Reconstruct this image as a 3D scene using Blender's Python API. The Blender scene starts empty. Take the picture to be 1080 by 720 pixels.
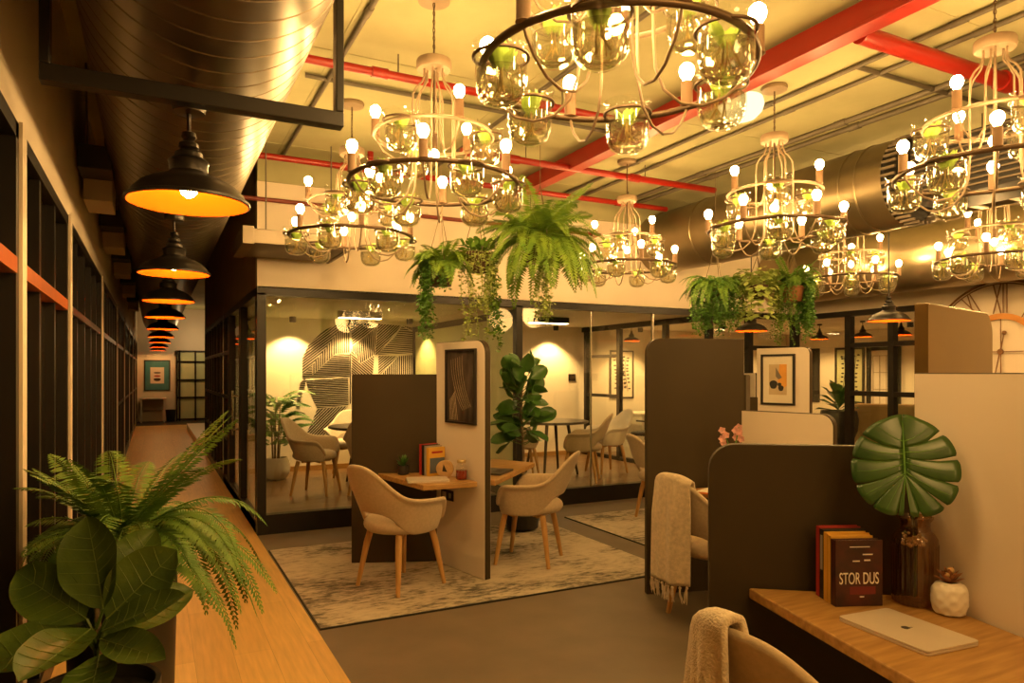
import bpy, math, random
from mathutils import Vector, Matrix
R = random.Random(11)
PI = math.pi
SC = bpy.context.scene
COL = SC.collection
# ---------------------------------------------------------------- survey frame
# The room is measured from the spot where the photographer stood: "across" metres
# sideways and "ahead" metres forward of that spot.  Room axes: Y runs along the corridor.
PSI = math.radians(26.96)
CP, SP = math.cos(PSI), math.sin(PSI)
def S(across, ahead, z=0.0):
    return Vector((across*CP + ahead*SP, ahead*CP - across*SP, z))
def brg(deg):                     # unit vector of a compass bearing in the survey frame
    a = math.radians(deg)
    return S(math.sin(a), math.cos(a))
def rz_of(deg):                   # z-rotation that turns local +Y to that bearing
    return -(math.radians(deg) + PSI)

# ---------------------------------------------------------------- materials
M = {}
def nd(nt, typ, **kw):
    n = nt.nodes.new(typ)
    for k, v in kw.items():
        setattr(n, k, v)
    return n
def mat(name, c, rough=.6, metal=0., var=.12, scale=6., bump=0., bscale=40., stretch=(1, 1, 1), c2=None, spec=.5, coat=0., trans=0., emit=None, es=0., sheen=0., detail=4.):
    m = bpy.data.materials.new(name); m.use_nodes = True
    nt = m.node_tree; b = nt.nodes['Principled BSDF']
    b.inputs['Roughness'].default_value = rough
    b.inputs['Metallic'].default_value = metal
    b.inputs['Specular IOR Level'].default_value = spec
    b.inputs['Coat Weight'].default_value = coat
    b.inputs['Sheen Weight'].default_value = sheen
    b.inputs['Transmission Weight'].default_value = trans
    tc = nd(nt, 'ShaderNodeTexCoord'); mp = nd(nt, 'ShaderNodeMapping')
    mp.inputs['Scale'].default_value = stretch
    nt.links.new(tc.outputs['Object'], mp.inputs['Vector'])
    nz = nd(nt, 'ShaderNodeTexNoise'); nz.inputs['Scale'].default_value = scale; nz.inputs['Detail'].default_value = detail
    nt.links.new(mp.outputs['Vector'], nz.inputs['Vector'])
    rp = nd(nt, 'ShaderNodeValToRGB')
    a = c2 if c2 else tuple(x*(1-var) for x in c)
    d = c if c2 else tuple(min(1, x*(1+var)) for x in c)
    rp.color_ramp.elements[0].position = .32; rp.color_ramp.elements[1].position = .68
    rp.color_ramp.elements[0].color = (*a, 1); rp.color_ramp.elements[1].color = (*d, 1)
    nt.links.new(nz.outputs['Fac'], rp.inputs['Fac'])
    nt.links.new(rp.outputs['Color'], b.inputs['Base Color'])
    if bump:
        n2 = nd(nt, 'ShaderNodeTexNoise'); n2.inputs['Scale'].default_value = bscale; n2.inputs['Detail'].default_value = 3
        nt.links.new(mp.outputs['Vector'], n2.inputs['Vector'])
        bp = nd(nt, 'ShaderNodeBump'); bp.inputs['Strength'].default_value = bump; bp.inputs['Distance'].default_value = .01
        nt.links.new(n2.outputs['Fac'], bp.inputs['Height']); nt.links.new(bp.outputs['Normal'], b.inputs['Normal'])
    if emit:
        b.inputs['Emission Color'].default_value = (*emit, 1); b.inputs['Emission Strength'].default_value = es
    M[name] = m
    return m
def glassmat(name, tint, lo=.05, hi=.75, rough=.0, power=4.):
    """thin clear sheet: lets light straight through, mirrors more towards grazing"""
    m = bpy.data.materials.new(name); m.use_nodes = True
    nt = m.node_tree; nt.nodes.clear()
    out = nd(nt, 'ShaderNodeOutputMaterial'); mx = nd(nt, 'ShaderNodeMixShader')
    tr = nd(nt, 'ShaderNodeBsdfTransparent'); tr.inputs['Color'].default_value = (*tint, 1)
    gl = nd(nt, 'ShaderNodeBsdfGlossy'); gl.inputs['Roughness'].default_value = rough; gl.inputs['Color'].default_value = (1, 1, 1, 1)
    lw = nd(nt, 'ShaderNodeLayerWeight'); lw.inputs['Blend'].default_value = .5
    pw = nd(nt, 'ShaderNodeMath', operation='POWER'); pw.inputs[1].default_value = power
    mr = nd(nt, 'ShaderNodeMapRange'); mr.inputs['To Min'].default_value = lo; mr.inputs['To Max'].default_value = hi
    nt.links.new(lw.outputs['Facing'], pw.inputs[0]); nt.links.new(pw.outputs[0], mr.inputs['Value'])
    nt.links.new(mr.outputs['Result'], mx.inputs['Fac'])
    nt.links.new(tr.outputs[0], mx.inputs[1]); nt.links.new(gl.outputs[0], mx.inputs[2]); nt.links.new(mx.outputs[0], out.inputs['Surface'])
    M[name] = m
    return m
def planks(name, c1, c2, width, length, axis='Y', rough=.4, grain=14.):
    """floor boards: brick pattern for the joints, stretched noise for the grain"""
    m = bpy.data.materials.new(name); m.use_nodes = True
    nt = m.node_tree; b = nt.nodes['Principled BSDF']; b.inputs['Roughness'].default_value = rough
    tc = nd(nt, 'ShaderNodeTexCoord'); mp = nd(nt, 'ShaderNodeMapping')
    if axis == 'Y': mp.inputs['Rotation'].default_value = (0, 0, PI/2)
    nt.links.new(tc.outputs['Object'], mp.inputs['Vector'])
    br = nd(nt, 'ShaderNodeTexBrick'); br.inputs['Scale'].default_value = 1.; br.inputs['Brick Width'].default_value = length
    br.inputs['Row Height'].default_value = width; br.inputs['Mortar Size'].default_value = .0012
    br.inputs['Color1'].default_value = (*c1, 1); br.inputs['Color2'].default_value = (*c2, 1)
    br.inputs['Mortar'].default_value = (*(x*.7 for x in c2), 1); br.inputs['Bias'].default_value = 0.
    nt.links.new(mp.outputs['Vector'], br.inputs['Vector'])
    m2 = nd(nt, 'ShaderNodeMapping'); m2.inputs['Scale'].default_value = (1, 12, 1)
    nt.links.new(mp.outputs['Vector'], m2.inputs['Vector'])
    nz = nd(nt, 'ShaderNodeTexNoise'); nz.inputs['Scale'].default_value = grain*.25; nz.inputs['Detail'].default_value = 6
    nt.links.new(m2.outputs['Vector'], nz.inputs['Vector'])
    mr = nd(nt, 'ShaderNodeMapRange'); mr.inputs['To Min'].default_value = .7; mr.inputs['To Max'].default_value = 1.25
    nt.links.new(nz.outputs['Fac'], mr.inputs['Value'])
    mx = nd(nt, 'ShaderNodeMix', data_type='RGBA', blend_type='MULTIPLY'); mx.inputs['Factor'].default_value = 1
    nt.links.new(br.outputs['Color'], mx.inputs['A']); nt.links.new(mr.outputs['Result'], mx.inputs['B'])
    nt.links.new(mx.outputs['Result'], b.inputs['Base Color'])
    M[name] = m
    return m
def rugmat(name):
    m = bpy.data.materials.new(name); m.use_nodes = True
    nt = m.node_tree; b = nt.nodes['Principled BSDF']; b.inputs['Roughness'].default_value = .95
    tc = nd(nt, 'ShaderNodeTexCoord')
    def noise(sc, st, det, dist=0.):
        mp = nd(nt, 'ShaderNodeMapping'); mp.inputs['Scale'].default_value = st
        nt.links.new(tc.outputs['Object'], mp.inputs['Vector'])
        n = nd(nt, 'ShaderNodeTexNoise'); n.inputs['Scale'].default_value = sc; n.inputs['Detail'].default_value = det
        n.inputs['Roughness'].default_value = .7; n.inputs['Distortion'].default_value = dist
        nt.links.new(mp.outputs['Vector'], n.inputs['Vector']); return n
    big = noise(1.5, (.9, 1.2, 1), 5, .3); fine = noise(22., (.5, 1.5, 1), 10, .3)
    ad = nd(nt, 'ShaderNodeMath', operation='MULTIPLY_ADD'); ad.inputs[1].default_value = 1.0
    sc2 = nd(nt, 'ShaderNodeMath', operation='MULTIPLY'); sc2.inputs[1].default_value = 1.3
    nt.links.new(big.outputs['Fac'], sc2.inputs[0]); nt.links.new(fine.outputs['Fac'], ad.inputs[0]); nt.links.new(sc2.outputs[0], ad.inputs[2])
    rp = nd(nt, 'ShaderNodeValToRGB'); e = rp.color_ramp.elements
    e[0].position = .465; e[0].color = (.10, .09, .075, 1); e[1].position = .65; e[1].color = (.62, .54, .42, 1)
    k = e.new(.52); k.color = (.30, .26, .20, 1); k = e.new(.565); k.color = (.50, .43, .33, 1)
    hf = nd(nt, 'ShaderNodeMath', operation='MULTIPLY'); hf.inputs[1].default_value = .5
    nt.links.new(ad.outputs[0], hf.inputs[0]); nt.links.new(hf.outputs[0], rp.inputs['Fac']); nt.links.new(rp.outputs['Color'], b.inputs['Base Color'])
    bp = nd(nt, 'ShaderNodeBump'); bp.inputs['Strength'].default_value = .5; bp.inputs['Distance'].default_value = .01
    f2 = noise(160., (1, 1, 1), 2); nt.links.new(f2.outputs['Fac'], bp.inputs['Height']); nt.links.new(bp.outputs['Normal'], b.inputs['Normal'])
    M[name] = m
def emat(name, c, s):
    m = bpy.data.materials.new(name); m.use_nodes = True
    nt = m.node_tree; nt.nodes.clear()
    e = nd(nt, 'ShaderNodeEmission'); e.inputs['Color'].default_value = (*c, 1); e.inputs['Strength'].default_value = s
    o = nd(nt, 'ShaderNodeOutputMaterial'); nt.links.new(e.outputs[0], o.inputs['Surface'])
    M[name] = m

WARM = (1., .565, .175)
mat('concrete_floor', (.165, .128, .088), .55, var=.10, scale=3.5, bump=.06, bscale=60, detail=8)
mat('concrete_ceiling', (.41, .385, .205), .85, var=.14, scale=1.6, bump=.12, bscale=14, detail=8)
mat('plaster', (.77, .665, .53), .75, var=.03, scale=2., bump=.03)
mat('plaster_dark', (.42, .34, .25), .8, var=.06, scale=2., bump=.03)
mat('room_wall', (.86, .80, .68), .8, var=.02, scale=2.)
mat('black_frame', (.016, .013, .010), .38, var=.1, metal=.3)
mat('black_soft', (.02, .018, .015), .6, var=.1)
mat('night_glass', (.012, .009, .006), .04, var=.2, spec=.8)
glassmat('clear_glass', (.97, .98, .96), .045, .7)
glassmat('corridor_glass', (.80, .82, .80), .07, .7)
mat('frosted', (.72, .76, .44), .5, var=.03, scale=3)
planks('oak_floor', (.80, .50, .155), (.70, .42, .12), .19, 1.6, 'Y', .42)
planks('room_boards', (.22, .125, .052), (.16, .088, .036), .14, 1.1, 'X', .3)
rugmat('rug')
mat('dark_laminate', (.052, .037, .018), .5, var=.06, scale=3, spec=.25)
mat('dark_gloss', (.20, .125, .04), .20, metal=.65, var=.08, scale=3, spec=.4)
mat('white_laminate', (.80, .70, .59), .42, var=.02, scale=3)
mat('oak', (.50, .29, .095), .42, var=.0, c2=(.32, .165, .045), scale=5., stretch=(1, 9, 9), detail=6)
mat('leg_wood', (.60, .34, .12), .45, var=.0, c2=(.46, .25, .08), scale=7., stretch=(6, 6, 1))
mat('chair_fabric', (.54, .42, .28), .92, var=.07, scale=60., bump=.25, bscale=380, sheen=.2)
mat('chair_pale', (.80, .72, .58), .9, var=.04, scale=40., bump=.2, bscale=380)
mat('throw_wool', (.62, .50, .35), .95, var=.14, scale=45., bump=.6, bscale=210, sheen=.3)
mat('knit_wool', (.70, .58, .42), .95, var=.12, scale=40., bump=.7, bscale=150, sheen=.3)
mat('galvanised', (.33, .27, .17), .36, metal=.92, var=.12, scale=3.)
mat('spiral_steel', (.18, .145, .10), .36, metal=.9, var=.15, scale=3.)
mat('sheet_duct', (.22, .18, .13), .5, metal=.6, var=.1, scale=3.)
mat('copper_bar', (.50, .13, .02), .35, metal=.2)
mat('pipe_red', (.28, .011, .005), .36, var=.08, scale=5.)
mat('pipe_rust', (.20, .035, .02), .5, var=.1, scale=5.)
mat('conduit', (.13, .11, .08), .55, metal=.3, var=.15)
mat('bronze', (.13, .085, .05), .42, metal=.55, var=.12, scale=20)
mat('bronze_pale', (.30, .22, .14), .5, metal=.25, var=.06, scale=20)
mat('socket_tan', (.24, .145, .08), .55, var=.08)
glassmat('jar_glass', (.97, .98, .95), .07, .72, .02, 3.5)
mat('jar_water', (.95, .93, .80), .02, var=.02, trans=.92)
M['jar_water'].node_tree.nodes['Principled BSDF'].inputs['IOR'].default_value = 1.2
_nt = M['jar_water'].node_tree; _mx = nd(_nt, 'ShaderNodeMixShader'); _tr = nd(_nt, 'ShaderNodeBsdfTransparent'); _tr.inputs['Color'].default_value = (.80, .78, .66, 1)
_mx.inputs['Fac'].default_value = .34; _nt.links.new(_tr.outputs[0], _mx.inputs[1]); _nt.links.new(_nt.nodes['Principled BSDF'].outputs[0], _mx.inputs[2])
_nt.links.new(_mx.outputs[0], [n for n in _nt.nodes if n.type == 'OUTPUT_MATERIAL'][0].inputs['Surface'])
mat('roots', (.45, .33, .12), .8, var=.3, scale=30)
mat('sprig', (.33, .50, .07), .5, var=.25, scale=20)
emat('bulb', (1., .585, .20), 165.)
emat('bulb_pendant', (1., .56, .16), 250.)
emat('lamp_dome', (1., .74, .36), 1.6)
emat('lamp_line', (1., .70, .34), 26.)
mat('pendant_shell', (.026, .021, .017), .34, metal=.5, var=.15, scale=12)
mat('pendant_lining', (.80, .10, .003), .35, var=.04, scale=8)
mat('fern_green', (.17, .30, .035), .55, var=.0, c2=(.07, .17, .02), scale=9., spec=.35)
mat('fern_bright', (.27, .42, .045), .55, var=.0, c2=(.11, .24, .03), scale=9., spec=.35)
mat('vine_green', (.15, .33, .05), .5, var=.0, c2=(.06, .18, .03), scale=22.)
mat('vine_pale', (.50, .56, .17), .5, var=.0, c2=(.26, .38, .07), scale=22.)
mat('leaf_dark', (.075, .185, .03), .32, var=.0, c2=(.035, .10, .016), scale=7.)
mat('leaf_fig', (.10, .17, .018), .36, var=.0, c2=(.05, .10, .012), scale=9., bump=.25, bscale=30)
mat('leaf_vein', (.15, .22, .035), .45)
mat('leaf_monstera', (.045, .11, .018), .28, var=.0, c2=(.022, .065, .011), scale=9.)
mat('bark', (.20, .14, .08), .85, var=.3, scale=30, bump=.3)
mat('soil', (.03, .022, .015), .95, var=.3, scale=50)
mat('pot_brown', (.10, .055, .03), .6, var=.15, scale=10)
mat('pot_black', (.022, .019, .016), .5, var=.1)
mat('pot_terracotta', (.32, .13, .05), .7, var=.1)
mat('pot_white', (.75, .70, .62), .5, var=.03)
mat('cord_brown', (.16, .11, .06), .8)
mat('ceramic_white', (.88, .82, .74), .35, var=.02)
glassmat('amber_ribbed', (.70, .52, .32), .06, .6, .03, 2.5)
mat('laptop_grey', (.66, .57, .48), .38, metal=.15, var=.03)
mat('laptop_dark', (.06, .05, .045), .4)
mat('paper', (.85, .78, .64), .8, var=.04, scale=30)
mat('book_red', (.42, .03, .025), .5); mat('book_maroon', (.16, .02, .02), .5); mat('book_black', (.022, .017, .015), .4)
mat('book_grey', (.36, .34, .31), .5); mat('book_yellow', (.78, .44, .06), .5); mat('book_orange', (.62, .18, .03), .5)
mat('book_art', (.09, .02, .015), .4, c2=(.02, .012, .012), scale=14.)
mat('ink_white', (.85, .80, .72), .6); mat('ink_blue', (.10, .13, .17), .5)
mat('disc_wood', (.58, .37, .17), .6, var=.12, scale=24)
mat('jam_red', (.25, .02, .012), .1, var=.1); mat('lid_gold', (.55, .42, .22), .35, metal=.6)
mat('socket_black', (.012, .011, .01), .3)
mat('frame_black', (.018, .014, .011), .4)
mat('photo_dark', (.10, .075, .06), .5, c2=(.015, .012, .012), scale=5., stretch=(3, 1, 1), detail=8)
mat('mount_cream', (.82, .74, .60), .7, var=.02)
mat('art_orange', (.75, .36, .07), .6); mat('art_sand', (.58, .46, .29), .6); mat('art_black', (.03, .028, .026), .6); mat('art_grey', (.20, .17, .14), .6)
mat('art_teal', (.05, .23, .27), .6, var=.1); mat('art_red', (.38, .06, .04), .6)
mat('mural_black', (.035, .028, .022), .7, var=.3, scale=12)
mat('petal_pink', (.78, .42, .38), .6, var=.25, scale=30)
mat('clock_iron', (.24, .12, .05), .55, metal=.3, var=.2, scale=12)
mat('clock_copper', (.62, .28, .07), .4, metal=.4, var=.1)
mat('table_top', (.05, .04, .03), .3); mat('tan_cloth', (.46, .32, .13), .8, var=.05); mat('mesh_black', (.02, .02, .018), .8)
mat('desk_white', (.75, .70, .60), .5); mat('handle_steel', (.6, .55, .48), .25, metal=.9)
mat('neon_board', (.025, .024, .022), .5); mat('pale_green', (.62, .66, .38), .6, var=.03)
# ---------------------------------------------------------------- mesh builder
class MB:
    def __init__(s): s.v = []; s.f = []
    def add(s, vs, fs):
        b = len(s.v); s.v += [tuple(p) for p in vs]; s.f += [tuple(b+i for i in f) for f in fs]; return s
    def box(s, x0, x1, y0, y1, z0, z1):
        return s.add([(x0,y0,z0),(x1,y0,z0),(x1,y1,z0),(x0,y1,z0),(x0,y0,z1),(x1,y0,z1),(x1,y1,z1),(x0,y1,z1)],
                     [(3,2,1,0),(4,5,6,7),(0,1,5,4),(1,2,6,5),(2,3,7,6),(3,0,4,7)])
    def obox(s, c, size, rz=0.):
        x, y, z = (q/2 for q in size); ca, sa = math.cos(rz), math.sin(rz); vs = []
        for dz in (-z, z):
            for dx, dy in ((-x,-y),(x,-y),(x,y),(-x,y)):
                vs.append((c[0]+dx*ca-dy*sa, c[1]+dx*sa+dy*ca, c[2]+dz))
        return s.add(vs, [(3,2,1,0),(4,5,6,7),(0,1,5,4),(1,2,6,5),(2,3,7,6),(3,0,4,7)])
    def prism(s, pts, z0, z1):                     # outline in XY, counter-clockwise
        n = len(pts)
        vs = [(p[0],p[1],z0) for p in pts]+[(p[0],p[1],z1) for p in pts]
        fs = [tuple(range(n-1,-1,-1)), tuple(range(n,2*n))]+[(i,(i+1)%n,n+(i+1)%n,n+i) for i in range(n)]
        return s.add(vs, fs)
    def plate(s, o, ax, nrm, pts, t0, t1):         # outline in (s along ax, z), thickness t0..t1 along nrm
        n = len(pts); o = Vector(o); vs = []
        for t in (t0, t1):
            for p in pts: vs.append(o+ax*p[0]+nrm*t+Vector((0,0,p[1])))
        return s.add(vs, [tuple(range(n-1,-1,-1)), tuple(range(n,2*n))]+[(i,(i+1)%n,n+(i+1)%n,n+i) for i in range(n)])
    def tube(s, pts, r, n=8, closed=False):
        P = [Vector(p) for p in pts]; m = len(P); rs = r if isinstance(r, (list, tuple)) else [r]*m
        T = []
        for i in range(m):
            a = P[(i-1) % m] if closed or i > 0 else P[0]; b = P[(i+1) % m] if closed or i < m-1 else P[-1]
            d = b-a; T.append(d.normalized() if d.length > 1e-9 else Vector((0,0,1)))
        up = Vector((0,0,1)) if abs(T[0].z) < .9 else Vector((1,0,0))
        N = (up-T[0]*up.dot(T[0])).normalized(); vs = []
        for i in range(m):
            N = N-T[i]*N.dot(T[i])
            N = N.normalized() if N.length > 1e-6 else T[i].orthogonal().normalized()
            B = T[i].cross(N)
            for k in range(n):
                a = 2*PI*k/n; vs.append(P[i]+(N*math.cos(a)+B*math.sin(a))*rs[i])
        fs = []
        for i in range(m if closed else m-1):
            j = (i+1) % m
            for k in range(n): fs.append((i*n+k, i*n+(k+1)%n, j*n+(k+1)%n, j*n+k))
        if not closed: fs += [tuple(range(n-1,-1,-1)), tuple((m-1)*n+k for k in range(n))]
        return s.add(vs, fs)
    def lathe(s, prof, n=24, c=(0,0,0), cap0=True, cap1=True, wob=None):
        vs = []
        for r, z in prof:
            for k in range(n):
                a = 2*PI*k/n; rr = r*(wob(a) if wob else 1)
                vs.append((c[0]+rr*math.cos(a), c[1]+rr*math.sin(a), c[2]+z))
        fs = []
        for i in range(len(prof)-1):
            for k in range(n): fs.append((i*n+k, i*n+(k+1)%n, (i+1)*n+(k+1)%n, (i+1)*n+k))
        m = len(prof)
        if cap0: fs.append(tuple(range(n-1,-1,-1)))
        if cap1: fs.append(tuple((m-1)*n+k for k in range(n)))
        return s.add(vs, fs)
    def ball(s, c, r, n=12, m=8, sq=(1,1,1)):
        vs = [(c[0],c[1],c[2]-r*sq[2])]
        for i in range(1, m):
            a = -PI/2+PI*i/m
            for k in range(n):
                b = 2*PI*k/n; vs.append((c[0]+r*sq[0]*math.cos(a)*math.cos(b), c[1]+r*sq[1]*math.cos(a)*math.sin(b), c[2]+r*sq[2]*math.sin(a)))
        vs.append((c[0],c[1],c[2]+r*sq[2])); fs = []
        for k in range(n): fs.append((0, 1+(k+1)%n, 1+k)); fs.append((len(vs)-1, 1+(m-2)*n+k, 1+(m-2)*n+(k+1)%n))
        for i in range(m-2):
            for k in range(n): fs.append((1+i*n+k, 1+i*n+(k+1)%n, 1+(i+1)*n+(k+1)%n, 1+(i+1)*n+k))
        return s.add(vs, fs)
    def ring(s, R_, r, z, n=40, k=8, c=(0,0)):
        return s.tube([(c[0]+R_*math.cos(2*PI*i/n), c[1]+R_*math.sin(2*PI*i/n), z) for i in range(n)], r, k, True)
    def grid(s, fn, nu, nv, closed=False):
        vs = [fn(i/(nu if closed else nu-1), j/(nv-1)) for i in range(nu) for j in range(nv)]; fs = []
        for i in range(nu if closed else nu-1):
            for j in range(nv-1):
                a, b = i*nv, ((i+1) % nu)*nv; fs.append((a+j, b+j, b+j+1, a+j+1))
        return s.add(vs, fs)
    def build(s, name, m, parent=None, smooth=False, bevel=0., solid=0., sub=0, loc=None, rz=0., solid_off=0.):
        me = bpy.data.meshes.new(name); me.from_pydata(s.v, [], s.f)
        me.materials.append(M[m] if isinstance(m, str) else m)
        if smooth:
            me.polygons.foreach_set('use_smooth', [True]*len(me.polygons))
            try: me.set_sharp_from_angle(angle=math.radians(48))
            except Exception: pass
        me.update()
        o = bpy.data.objects.new(name, me); COL.objects.link(o)
        if parent is not None: o.parent = parent
        if loc is not None: o.location = loc
        o.rotation_euler = (0, 0, rz)
        if solid:
            q = o.modifiers.new('Solidify', 'SOLIDIFY'); q.thickness = solid; q.offset = solid_off
        if sub:
            q = o.modifiers.new('Subdivision', 'SUBSURF'); q.levels = sub; q.render_levels = sub
        if bevel:
            q = o.modifiers.new('Bevel', 'BEVEL'); q.width = bevel; q.segments = 2; q.limit_method = 'ANGLE'
        return o
def tag(o, label, cat, group=None, kind=None):
    o['label'] = label; o['category'] = cat
    if group: o['group'] = group
    if kind: o['kind'] = kind
    return o
def thing(name, label, cat, loc=(0,0,0), rz=0., group=None, scale=None):
    o = bpy.data.objects.new(name, None); COL.objects.link(o); o.empty_display_size = .1
    o.location = loc; o.rotation_euler = (0, 0, rz)
    if scale: o.scale = (scale,)*3
    return tag(o, label, cat, group)
def struct(o):
    o['kind'] = 'structure'; return o
def sgroup(name):
    o = bpy.data.objects.new(name, None); COL.objects.link(o); o['kind'] = 'structure'; return o
def kids(o): return [c for c in bpy.data.objects if c.parent == o]
def dup(root, loc, rz, label, group=None, scale=None):
    """a copy of a thing with copies of its parts and of their sub-parts"""
    r = root.copy(); COL.objects.link(r); r.location = loc; r.rotation_euler = (0, 0, rz); r['label'] = label
    if group: r['group'] = group
    if scale: r.scale = (scale,)*3
    for ch in kids(root):
        c = ch.copy(); COL.objects.link(c); c.parent = r
        for g in kids(ch):
            d = g.copy(); COL.objects.link(d); d.parent = c
    return r
# ---------------------------------------------------------------- leaves
def leaf(mb, base, tip, nrm, w, n=6, cup=.15, sag=.0, shape='ovate', fold=0.):
    base, tip, nrm = Vector(base), Vector(tip), Vector(nrm)
    ax = tip-base; L = ax.length; ax.normalize()
    nrm = (nrm-ax*nrm.dot(ax)).normalized(); sd = ax.cross(nrm); vs = []
    for i in range(n+1):
        t = i/n
        if shape == 'fig': q = (t**.75)*(1-max(0, (t-.72)/.28)**2.2)**.6*(1-.22*math.exp(-((t-.38)/.14)**2)) if t > 0 else 0
        elif shape == 'oval': q = math.sin(PI*min(1, t**.92))**.62*(.74+.34*t) if t < 1 else 0
        elif shape == 'lance': q = math.sin(PI*min(1, t*.98+.02))**.8*(1-t*.45)
        else: q = math.sin(PI*t**.8)**.75
        q = max(q, .02)*w/2; mid = base+ax*(L*t)-nrm*(sag*L*t*t)
        for a in (-1, -.5, 0, .5, 1):
            rip = .025*w*math.sin(t*13+a*3) if abs(a) == 1 else 0
            vs.append(mid+sd*(q*a)+nrm*(cup*q*a*a*2*1.0+rip-(.06*w*(1-abs(a))*q/(w/2) if fold else 0)))
    fs = []
    for i in range(n):
        for k in range(4): fs.append((i*5+k, i*5+k+1, i*5+6+k, i*5+5+k))
    mb.add(vs, fs)
    return vs
def frond(mb, base, az, L, up, droop, w, n=26, rnd=R):
    base = Vector(base); h = Vector((math.cos(az), math.sin(az), 0)); sd0 = Vector((-math.sin(az), math.cos(az), 0))
    tw = rnd.uniform(-.35, .35); bend = rnd.uniform(-.25, .25); P = []
    for i in range(n+1):
        t = i/n; hd = L*(t-.28*droop*t**3*.6)
        P.append(base+h*hd+sd0*(bend*L*t*t*.5)+Vector((0,0,L*(up*t-droop*t*t))))
    for i in range(1, n+1):
        f = (P[i]-P[i-1]); st = f.length; f.normalize()
        sd = f.cross(Vector((0,0,1)));
        sd = sd.normalized() if sd.length > .05 else sd0
        un = sd.cross(f); sd = sd*math.cos(tw)+un*math.sin(tw)
        t = i/n; pl = w*max(.12, math.sin(PI*(.14+.84*t))**.75)
        for s_ in (-1, 1):
            tip = P[i]+sd*(s_*pl)+f*(pl*.32)-Vector((0,0,pl*(.12+.2*rnd.random())))
            md = P[i].lerp(tip, .45); b = st*.52
            mb.add([P[i]-f*b*.5, md-f*b, tip, md+f*b], [(0,1,2,3)] if s_ > 0 else [(3,2,1,0)])
    mb.tube(P[::3]+[P[-1]], [.0035*(1-.8*i/(n/3+1)) for i in range(len(P[::3])+1)], 4)
def fern(mb, c, nf, L, w, upr=(.2, 1.1), drp=(.6, 1.2), az0=0., az1=2*PI, n=26, rnd=R, r0=.03):
    for i in range(nf):
        az = az0+(az1-az0)*(i+rnd.uniform(-.4, .4))/nf
        k = rnd.uniform(0, 1); l = L*rnd.uniform(.72, 1.06)
        frond(mb, (c[0]+r0*math.cos(az), c[1]+r0*math.sin(az), c[2]), az, l, upr[0]+(upr[1]-upr[0])*k, drp[0]+(drp[1]-drp[0])*rnd.random(), w*rnd.uniform(.8, 1.1), n, rnd)
def vine(mb, top, L, size, spread=.03, n=40, rnd=R, sway=.03):
    top = Vector(top); ph = rnd.uniform(0, 6); P = []
    for i in range(n+1):
        t = i/n
        P.append(top+Vector((sway*math.sin(ph+t*4)*t, sway*math.cos(ph*1.7+t*3.3)*t, -L*t)))
        for q in range(2):
            a = rnd.uniform(0, 2*PI); e = rnd.uniform(-.9, .3)
            d = Vector((math.cos(a)*math.cos(e), math.sin(a)*math.cos(e), math.sin(e)))
            b = P[-1]+Vector((rnd.uniform(-1, 1), rnd.uniform(-1, 1), 0))*spread
            s = size*rnd.uniform(.7, 1.2); sd = d.cross(Vector((rnd.uniform(-1, 1), rnd.uniform(-1, 1), 1))).normalized()
            mb.add([b, b+d*s*.5+sd*s*.33, b+d*s, b+d*s*.5-sd*s*.33], [(0,1,2,3)])
    mb.tube(P[::4], .002, 4)
def text_mesh(name, body, size, m, parent, M4, sx=1.):
    cu = bpy.data.curves.new(name, 'FONT'); cu.body = body; cu.size = size; cu.align_x = 'CENTER'; cu.align_y = 'CENTER'; cu.extrude = .0006
    o = bpy.data.objects.new(name, cu); COL.objects.link(o)
    bpy.context.view_layer.update()
    me = bpy.data.meshes.new_from_object(o.evaluated_get(bpy.context.evaluated_depsgraph_get()))
    bpy.data.objects.remove(o)
    for v in me.vertices: v.co.x *= sx
    me.transform(M4); me.materials.clear(); me.materials.append(M[m])
    q = bpy.data.objects.new(name, me); COL.objects.link(q); q.parent = parent
    return q
def spot(loc, energy, size=80, blend=.6, color=WARM, tilt=(0,0,0), rad=.02):
    l = bpy.data.lights.new('spot_light', 'SPOT'); l.energy = energy; l.color = color; l.spot_size = math.radians(size); l.spot_blend = blend; l.shadow_soft_size = rad
    o = bpy.data.objects.new('spot_light', l); COL.objects.link(o); o.location = loc; o.rotation_euler = tilt; return o
def point(loc, energy, color=WARM, rad=.05):
    l = bpy.data.lights.new('point_light', 'POINT'); l.energy = energy; l.color = color; l.shadow_soft_size = rad
    o = bpy.data.objects.new('point_light', l); COL.objects.link(o); o.location = loc; return o
def area(loc, energy, sx, sy, color=WARM):
    l = bpy.data.lights.new('area_light', 'AREA'); l.energy = energy; l.color = color; l.shape = 'RECTANGLE'; l.size = sx; l.size_y = sy
    o = bpy.data.objects.new('area_light', l); COL.objects.link(o); o.location = loc; return o
# ================================================================= SETTING
XL, XC, XR, YF, YB, YN, H = -.45, .85, 7.9, 6.85, 10.35, -2.6, 3.5
YW = 22.4; YE = 24.4; XO = 11.6
struct(MB().box(XC, XO, YN, YF+.15, -.1, 0).build('floor', 'concrete_floor'))
struct(MB().box(XL, XC, YN, 14.3, -.1, .003).box(XL, 3.2, 14.3, YW, -.1, .003).build('floor', 'oak_floor'))
struct(MB().box(XL, 3.2, YW, YE, -.1, .002).build('floor', 'black_soft'))
struct(MB().box(XC, XO, YF+.15, YB, -.1, .10).build('floor', 'room_boards'))
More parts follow.
